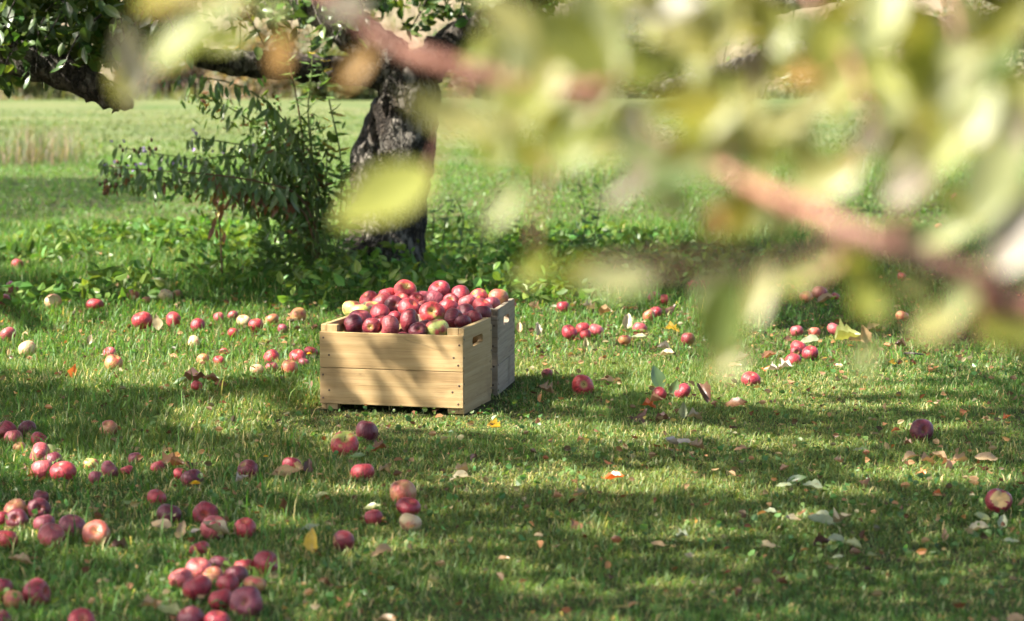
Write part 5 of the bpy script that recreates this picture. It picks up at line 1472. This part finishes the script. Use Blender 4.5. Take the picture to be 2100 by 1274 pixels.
weed('tall weed with arching stems and rows of hanging leaves left of the trunk', [
 ([(640, 540, YW, .006), (642, 430, YW, .0055), (625, 330, YW, .005), (585, 250, YW, .0045), (510, 185, YW - .05, .004), (420, 160, YW - .1, .003), (335, 165, YW - .1, .0015)], dict(n=34, size=.105, hang=1, mats=[0, 0, 1], t0=.4)),
 ([(648, 545, YW, .006), (650, 450, YW, .0055), (640, 370, YW - .05, .005), (590, 320, YW - .1, .0045), (510, 300, YW - .1, .004), (420, 285, YW - .12, .003), (390, 282, YW - .12, .0015)], dict(n=30, size=.10, hang=1, mats=[0, 0, 1], t0=.4, flowers=4)),
 ([(655, 545, YW, .006), (648, 470, YW, .0055), (610, 400, YW - .1, .005), (540, 375, YW - .15, .0045), (450, 360, YW - .2, .004), (350, 352, YW - .2, .003), (250, 345, YW - .2, .002), (205, 335, YW - .2, .001)], dict(n=52, size=.11, hang=1, mats=[0, 0, 0, 1], t0=.32, flowers=8, red=1)),
 ([(660, 545, YW, .006), (640, 450, YW, .005), (560, 400, YW - .1, .0045), (480, 372, YW - .12, .004), (400, 330, YW - .14, .003), (320, 315, YW - .15, .002), (230, 300, YW - .15, .001)], dict(n=40, size=.085, hang=1, mats=[0, 0, 1], t0=.35, flowers=8, seeds=10)),
 ([(652, 540, YW, .005), (625, 440, YW - .05, .0045), (560, 405, YW - .1, .004), (500, 400, YW - .1, .003), (470, 410, YW - .1, .001)], dict(n=26, size=.08, hang=1, mats=[2, 2, 0], t0=.3, red=1)),
 ([(630, 540, YW, .005), (600, 450, YW - .1, .0045), (520, 395, YW - .15, .004), (380, 372, YW - .2, .003), (270, 370, YW - .2, .002), (215, 385, YW - .2, .001)], dict(n=34, size=.075, hang=1, mats=[0, 0, 2], t0=.4, seeds=14)),
])
weed('second arching weed, leafier and behind the first, left of the trunk', [
 ([(644, 540, YW + .15, .006), (640, 430, YW + .15, .0055), (600, 340, YW + .15, .005), (540, 270, YW + .15, .0045), (460, 215, YW + .1, .004), (390, 195, YW + .1, .003)], dict(fine=170, n=30, size=.10, hang=1, mats=[0, 1, 1], t0=.3, jit=.06)),
 ([(650, 545, YW + .15, .006), (640, 440, YW + .15, .0055), (600, 360, YW + .1, .005), (540, 330, YW + .1, .0045), (470, 320, YW + .1, .004), (400, 330, YW + .1, .002)], dict(fine=170, n=30, size=.09, hang=1, mats=[0, 0, 1], t0=.3, flowers=5, jit=.06)),
 ([(655, 545, YW + .1, .006), (640, 470, YW + .1, .0055), (580, 420, YW + .1, .005), (500, 400, YW + .05, .0045), (400, 385, YW, .004), (310, 370, YW, .003), (230, 350, YW, .001)], dict(fine=260, n=36, size=.085, hang=1, mats=[0, 0, 2], t0=.3, flowers=6, seeds=6, jit=.06)),
 ([(638, 545, YW + .1, .006), (618, 440, YW + .1, .005), (585, 350, YW + .1, .0045), (560, 260, YW + .1, .004), (545, 190, YW + .1, .002)], dict(fine=170, n=30, size=.09, mats=[0, 1, 1], t0=.2, jit=.05)),
 ([(660, 545, YW + .1, .006), (668, 440, YW + .1, .005), (655, 350, YW + .1, .0045), (610, 280, YW + .1, .004), (570, 250, YW + .1, .002)], dict(fine=170, n=30, size=.09, mats=[0, 0, 1], t0=.2, jit=.05)),
])
weed('bushy weed filling the middle between the arching stems and the trunk', [
 ([(a, 548, YW + .05, .005), (a + dx * .3, 460, YW + .05, .0045), (a + dx * .7, 380 - hh * .4, YW, .004), (a + dx, 330 - hh, YW, .0015)], dict(fine=80, n=24, size=.085, hang=hg, mats=[0, 0, 1], t0=.2, jit=.06))
 for a, dx, hh, hg in ((640, -60, 40, 1), (650, -110, 20, 1), (656, -20, 90, 0), (662, 10, 60, 0), (645, -150, -20, 1), (652, -90, 70, 1), (636, -200, -30, 1), (670, -40, 10, 1))])
weed('upright weed with reddish stem and broad leaves touching the trunk', [
 ([(632, 545, YW + .1, .006), (630, 420, YW + .1, .0055), (622, 300, YW + .1, .005), (608, 200, YW + .1, .004), (590, 120, YW + .1, .003), (578, 60, YW + .1, .0015)], dict(n=48, size=.085, red=1, mats=[0, 1, 1], t0=.25)),
 ([(690, 545, YW, .006), (700, 420, YW, .005), (698, 320, YW, .0045), (680, 230, YW, .004), (662, 150, YW, .003), (650, 90, YW, .0015)], dict(n=34, size=.10, mats=[1, 1, 0, 3], t0=.3, kind='oval')),
 ([(668, 545, YW, .006), (660, 430, YW, .005), (640, 320, YW, .0045), (632, 220, YW, .004), (640, 130, YW, .003), (636, 70, YW, .0015)], dict(n=48, size=.09, mats=[0, 1, 1], t0=.2)),
 ([(700, 550, YW - .1, .006), (705, 480, YW - .1, .005), (712, 400, YW - .1, .004), (700, 340, YW - .1, .002)], dict(n=24, size=.11, mats=[1, 1, 0], t0=.1, kind='oval')),
])
weed('low leafy weed at the foot of the trunk\'s left side', [
 ([(a, 560 - abs(a - 620) * .1, YW - .3, .004), (a + 8, 520, YW - .3, .0035), (a + dx, 470 - hh, YW - .3, .001)], dict(n=18, size=.085, mats=[1, 0, 1], t0=.1, kind='oval' if a % 2 else 'lance'))
 for a, dx, hh in ((541, -10, 0), (578, -14, 10), (601, 10, 20), (633, 18, 0), (662, 0, 10), (681, -10, 15), (707, 14, -5), (560, -30, -20), (590, 5, -10))])
weed('dry drooping weed with brown curled leaves hanging left of the tall one', [
 ([(455, 560, YW - .2, .004), (452, 480, YW - .2, .0035), (446, 410, YW - .2, .003), (440, 360, YW - .2, .001)], dict(n=16, size=.07, mats=[2, 2, 3], t0=.35, hang=1, red=1)),
])
weed('thin weeds in the sunlit grass right of the trunk', [
 ([(a, 520, 12.4, .004), (a + 10, 450, 12.4, .003), (a + dx, 370 + hh, 12.4, .001)], dict(n=16, size=.08, mats=[1, 1, 0], t0=.1))
 for a, dx, hh in ((905, 25, 40), (940, -10, 30), (985, 40, 20), (1020, 10, 40), (1190, -5, -10), (1215, 20, 20), (880, 0, 60))])

# dry tall grass clump at the left and the bank's grass, ground-cover weeds, all the grass of the orchard
def allowed(x, y, shrink=1.0):
    ok = np.ones(len(x), bool)
    for (a, b, r) in KEEP_OUT:
        near = np.abs(x - a) < r
        if near.any():
            ok &= ~(near & ((x - a) ** 2 + (y - b) ** 2 < (r * shrink) ** 2))
    return ok
def scatter(n, y0, y1, margin=.25, power=1.0):
    """points in the view wedge between depths y0 and y1, uniform on the ground"""
    y = np.sqrt(RNG.uniform(y0 * y0, y1 * y1, n))
    x = RNG.uniform(-1, 1, n) * (y * .2125 + margin)
    return x, y
def grass_layer(name, n, y0, y1, hfun, wfun, cfun, lean=(.1, 1.0), margin=.25):
    x, y = scatter(n, y0, y1, margin)
    ok = allowed(x, y)
    if y1 < 9: ok &= RNG.random(n) < np.clip(.35 + 1.5 * N4(x * 1.9 + 7, y * 1.9), .3, 1)
    if y1 > 30: ok &= RNG.random(n) > (y - 24) / (y1 - 24)
    x, y = x[ok], y[ok]
    m = len(x)
    z = ground_z(x, y) - .002
    h = hfun(x, y) * RNG.uniform(.55, 1.25, m)
    le = RNG.uniform(lean[0], lean[1], m)
    az = RNG.uniform(0, 2 * math.pi, m) + 1.4 * N4(x * 3, y * 3)
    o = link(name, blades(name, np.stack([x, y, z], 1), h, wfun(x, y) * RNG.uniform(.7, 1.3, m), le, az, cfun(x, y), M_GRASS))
    return o
def lawn_color(x, y):
    m = len(x)
    p = N1(x * 1.3 + 20, y * 1.3)[:, None]
    c = (colvar((0.080, 0.162, 0.036), m, .38, .16) * (1 - p) + colvar((0.150, 0.192, 0.056), m, .38, .18) * p) * (.8 + .4 * N3(x * .9 + 3, y * .9))[:, None]
    dry = RNG.random(m) < .06 + .22 * np.clip(N2(x * 2.1, y * 2.1) - .45, 0, 1) * 2
    c[dry] = colvar((0.40, 0.34, 0.17), int(dry.sum()), .35, .12)
    return c
def lush_color(x, y):
    c = colvar((0.084, 0.166, 0.034), len(x), .4, .16)
    dry = RNG.random(len(x)) < .05
    c[dry] = colvar((0.34, 0.29, 0.13), int(dry.sum()), .3, .1)
    return c
def lawn_h(x, y):
    b = .015 + .014 * N2(x * 1.8, y * 1.8) + .013 * N3(x * 5, y * 5)
    left = np.clip((-x - .5) / .8, 0, 1)
    mid = np.clip((y - 8.2) / 2.2, 0, 1)
    b = b * (1 + .4 * left) + mid * (.006 + .022 * left + .016 * N1(x * 2, y * 2))
    cr = np.clip((np.hypot((x + .30) * .8, (y - 7.25) * 1.0) - .1) / .4, .45, 1)
    return b * cr
# a thatch of dead and flattened blades between the living ones
g = grass_layer('thatch', 38000, 4.35, 10.0, lambda x, y: .032 + .02 * N3(x * 4, y * 4), lambda x, y: .0026 + 0 * x, lambda x, y: colvar((0.26, 0.24, 0.105), len(x), .5, .2), (1.5, 2.3))
tag(g, 'pale dead grass lying flat between the living blades', 'grass', kind='stuff')
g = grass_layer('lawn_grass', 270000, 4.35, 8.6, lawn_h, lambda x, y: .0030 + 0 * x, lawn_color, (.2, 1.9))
tag(g, 'short mown grass of the orchard floor around the crates', 'grass', kind='stuff')
def back_h(x, y):
    near_tree = np.exp(-((x + .8) / 1.5) ** 2 - ((y - 11.9) / 1.1) ** 2)
    left = np.clip((-x - .3) / 1.2, 0, 1)
    return .026 + .024 * N1(x * 2, y * 2) + .07 * near_tree + .016 * left
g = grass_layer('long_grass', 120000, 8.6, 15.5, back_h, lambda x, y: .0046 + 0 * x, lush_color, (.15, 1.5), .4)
tag(g, 'longer green grass behind the crates and round the trunk', 'grass', kind='stuff')
def tuft_h(x, y): return .07 + .07 * N3(x * 3, y * 3)
x, y = scatter(22000, 8.9, 15.0, .4)
kk = (N4(x * 2.2, y * 2.2) > .62) & (x < 2.2) & allowed(x, y)
x, y = x[kk], y[kk]
nb = len(x)
o = link('tall_grass', blades('tall_grass', np.stack([x, y, ground_z(x, y)], 1), (tuft_h(x, y) * np.clip((y - 8.3) / 2.0, .5, 1.3)) * RNG.uniform(.6, 1.3, nb), RNG.uniform(.0035, .0075, nb), RNG.uniform(.1, 1.4, nb), RNG.uniform(0, 6.28, nb), lush_color(x, y), M_GRASS))
tag(o, 'taller grass tufts standing behind and left of the crates', 'grass', kind='stuff')
# thin taller blades left in the mown grass at the left
x, y = scatter(3600, 4.6, 8.8, .2)
kk = (x < -.35 - .3 * N1(x * 4, y * 4)) & allowed(x, y)
x, y = x[kk], y[kk]; nb = len(x)
o = link('stray_grass', blades('stray_grass', np.stack([x, y, ground_z(x, y)], 1), RNG.uniform(.04, .09, nb), RNG.uniform(.003, .0062, nb), RNG.uniform(.2, 1.1, nb), RNG.uniform(0, 6.28, nb), lush_color(x, y), M_GRASS))
tag(o, 'stray wide grass blades between the windfalls at the left', 'grass', kind='stuff')
def far_color(x, y):
    t = np.clip((y - 21 - 5 * N1(x * .5, y * .5)) / 9, 0, 1)[:, None]
    return colvar((0.086, 0.165, 0.034), len(x), .3, .14) * (1 - t) + colvar((0.118, 0.150, 0.050), len(x), .2, .1) * (.72 + .55 * N2(x * .45, y * .16))[:, None] * t
g = grass_layer('field_grass', 80000, 15.5, 46.0, lambda x, y: .035 + .02 * N2(x, y), lambda x, y: .005 + .0006 * y, far_color, (.4, 1.8), 1.0)
tag(g, 'bright mown grass of the field beyond the trees', 'grass', kind='stuff')
g = grass_layer('mid_grass', 90000, 14.6, 27.0, lambda x, y: .03 + .02 * N2(x * 1.5, y * 1.5), lambda x, y: .005 + 0 * x, far_color, (.2, 1.6), .6)
tag(g, 'mown grass in the sun just behind the trees', 'grass', kind='stuff')
# shrubs along the far edge of the field
SHR = [(60, 20, 54.0, 2.2, 1.7, (0.109, 0.116, 0.046), 'dull olive shrub at the far edge of the field, left corner'),
       (330, 60, 56.0, 1.8, 1.2, (.125, .085, .060), 'pinkish brown shrub at the far edge, above the weeds'),
       (560, 40, 55.0, 2.4, 1.6, (0.155, 0.124, 0.070), 'tan shrub at the far edge between limb and trunk'),
       (700, 60, 53.0, 1.6, 1.0, (0.093, 0.112, 0.043), 'low green shrub at the far edge just left of the trunk'),
       (980, 30, 55.0, 2.4, 1.8, (0.101, 0.124, 0.046), 'olive shrub at the far edge right of the trunk'),
       (1320, 20, 54.0, 2.6, 2.0, (0.116, 0.132, 0.053), 'large olive shrub at the far edge behind the blurred leaves'),
       (1700, 30, 56.0, 2.6, 1.8, (0.093, 0.116, 0.046), 'dark olive shrub at the far edge at right'),
       (2020, 20, 54.0, 2.4, 2.0, (0.109, 0.124, 0.054), 'olive shrub at the far edge in the right corner')]
for i, (u, v, y, w, h, c, lab) in enumerate(SHR):
    P = px(u, v, y)
    root = empty('shrub', (P.x, y, 0)); tag(root, lab, 'shrub', 'shrubs along the far edge of the field')
    n = 2200
    d = RNG.normal(size=(n, 3)); d /= np.linalg.norm(d, axis=1)[:, None]
    rr = RNG.uniform(.25, 1, n) ** .5 * (.65 + .6 * N1(d[:, 0] * 2.3 + i * 5 + 20, d[:, 2] * 2.3 + 9 + d[:, 1]))
    pts = d * rr[:, None] * np.array([w * .6, w * .45, h * .62]) + np.array([0, 0, h * .5])
    pts[:, 2] = np.abs(pts[:, 2])
    tag(link('foliage', leaf_cloud('foliage', pts, RNG.uniform(.10, .20, n), colvar(c, n, .4, .2), M_FOLIAGE, .5, .2), root), kind='stuff')
    for q in range(5):
        a = q * 1.26 + i
        link('stem', tube_mesh('stem', [((.1 * math.cos(a), .1 * math.sin(a), -.05), .03), ((.3 * math.cos(a), .3 * math.sin(a), h * .4), .02), ((.55 * math.cos(a), .5 * math.sin(a), h * .8), .008)], 6, 6, M_BARK2), root)
# bank grass
n = 16000
x = RNG.uniform(-20, 20, n); y = RNG.uniform(52.5, 64, n)
t = np.clip((y - 53 - 9.0 * N2(x * 0.17, 3.3)) / 9.0, 0, 1)
z = -0.1 + 4.4 * t * t * (3 - 2 * t) * (0.75 + 0.5 * N3(x * 0.15, y * 0.2)) + 0.3 * t * N1(x * 0.8, y * 0.8)
bc = colvar((0.165, 0.130, 0.088), n, .35, .2)
gg = N4(x * .35, y * .4) > .42
bc[gg] = colvar((0.105, 0.115, 0.052), int(gg.sum()), .3, .1)
o = link('dry_meadow_grass', blades('dry_meadow_grass', np.stack([x, y, z], 1), RNG.uniform(.2, .6, n), RNG.uniform(.02, .06, n), RNG.uniform(.2, 1.5, n), RNG.uniform(0, 6.28, n), bc, M_GRASS))
tag(o, 'tan dry meadow grass on the bank behind the field', 'grass', kind='stuff')
# tall pinkish dry grass at the left, mid distance
def dry_clump(u, v, y, w, hh, n, label, cols):
    P = px(u, v, y)
    x = P.x + RNG.normal(0, w * .5, n); yy = y + RNG.normal(0, w * 1.5, n)
    c = colvar(cols[0], n, .3, .1); gsel = RNG.random(n) < .5
    c[gsel] = colvar(cols[1], int(gsel.sum()), .3, .1)
    o = link('tall_dry_grass', blades('tall_dry_grass', np.stack([x, yy, np.zeros(n)], 1), RNG.uniform(.25, 1.1, n) * hh, RNG.uniform(.004, .009, n), RNG.uniform(.05, 1.3, n), RNG.uniform(0, 6.28, n), c, M_GRASS))
    tag(o, label, 'grass', kind='stuff')
dry_clump(80, 300, 24.0, .45, .46, 700, 'tall pinkish dry grass at the left edge of the field', ((.20, .145, .115), (.075, .105, .04)))
dry_clump(1160, 370, 20.0, .5, .28, 350, 'tall grass clump in the sun right of the trunk', ((.16, .15, .08), (.08, .13, .035)))
dry_clump(1780, 380, 20.0, .8, .28, 500, 'tall grass clump behind the blurred branch', ((.10, .15, .04), (.08, .13, .035)))
# broad-leaved ground cover: round the trunk and as small rosettes in the lawn
x, y = scatter(9000, 10.2, 14.2, .3)
kk = (N2(x * 1.6 + 3, y * 1.6) > .45) & (x < 1.4) & allowed(x, y)
x, y = x[kk], y[kk]; nb = len(x)
P = np.stack([x, y, ground_z(x, y) + RNG.uniform(.01, .16, nb) * np.exp(-((x + .9) / 1.8) ** 2) + .02], 1)
o = link('ground_cover', leaf_cloud('ground_cover', P, RNG.uniform(.03, .075, nb), colvar((0.095, 0.165, 0.034), nb, .45, .18), M_FOLIAGE, .55, .5, -.35, .3))
tag(o, 'broad leaved ground cover round the foot of the tree', 'weeds', kind='stuff')
x, y = scatter(5200, 4.4, 10.2, .2)
kk = (N3(x * 2.4, y * 2.4) > .52) & allowed(x, y)
x, y = x[kk], y[kk]; nb = len(x)
P = np.stack([x, y, ground_z(x, y) + RNG.uniform(.012, .036, nb)], 1)
o = link('clover', leaf_cloud('clover', P, RNG.uniform(.009, .022, nb), colvar((0.085, 0.155, 0.045), nb, .35, .15), M_FOLIAGE, .85, .7, -.2, .25))
tag(o, 'clover and small broad weeds mixed into the lawn', 'weeds', kind='stuff')
# crumbs of dry leaf too small to count
x, y = scatter(4200, 4.4, 13.0, .2)
ok = allowed(x, y); x, y = x[ok], y[ok]; nb = len(x)
P = np.stack([x, y, ground_z(x, y) + RNG.uniform(.012, .034, nb)], 1)
lc = colvar((0.26, 0.165, 0.09), nb, .5, .2)
dk = RNG.random(nb) < .35; lc[dk] = colvar((0.11, 0.055, 0.03), int(dk.sum()), .4, .2)
o = link('leaf_litter', leaf_cloud('leaf_litter', P, RNG.uniform(.008, .030, nb), lc, M_FOLIAGE, .6, .8, -.1, .4))
tag(o, 'small crumbs of dry leaf scattered over the grass', 'litter', kind='stuff')
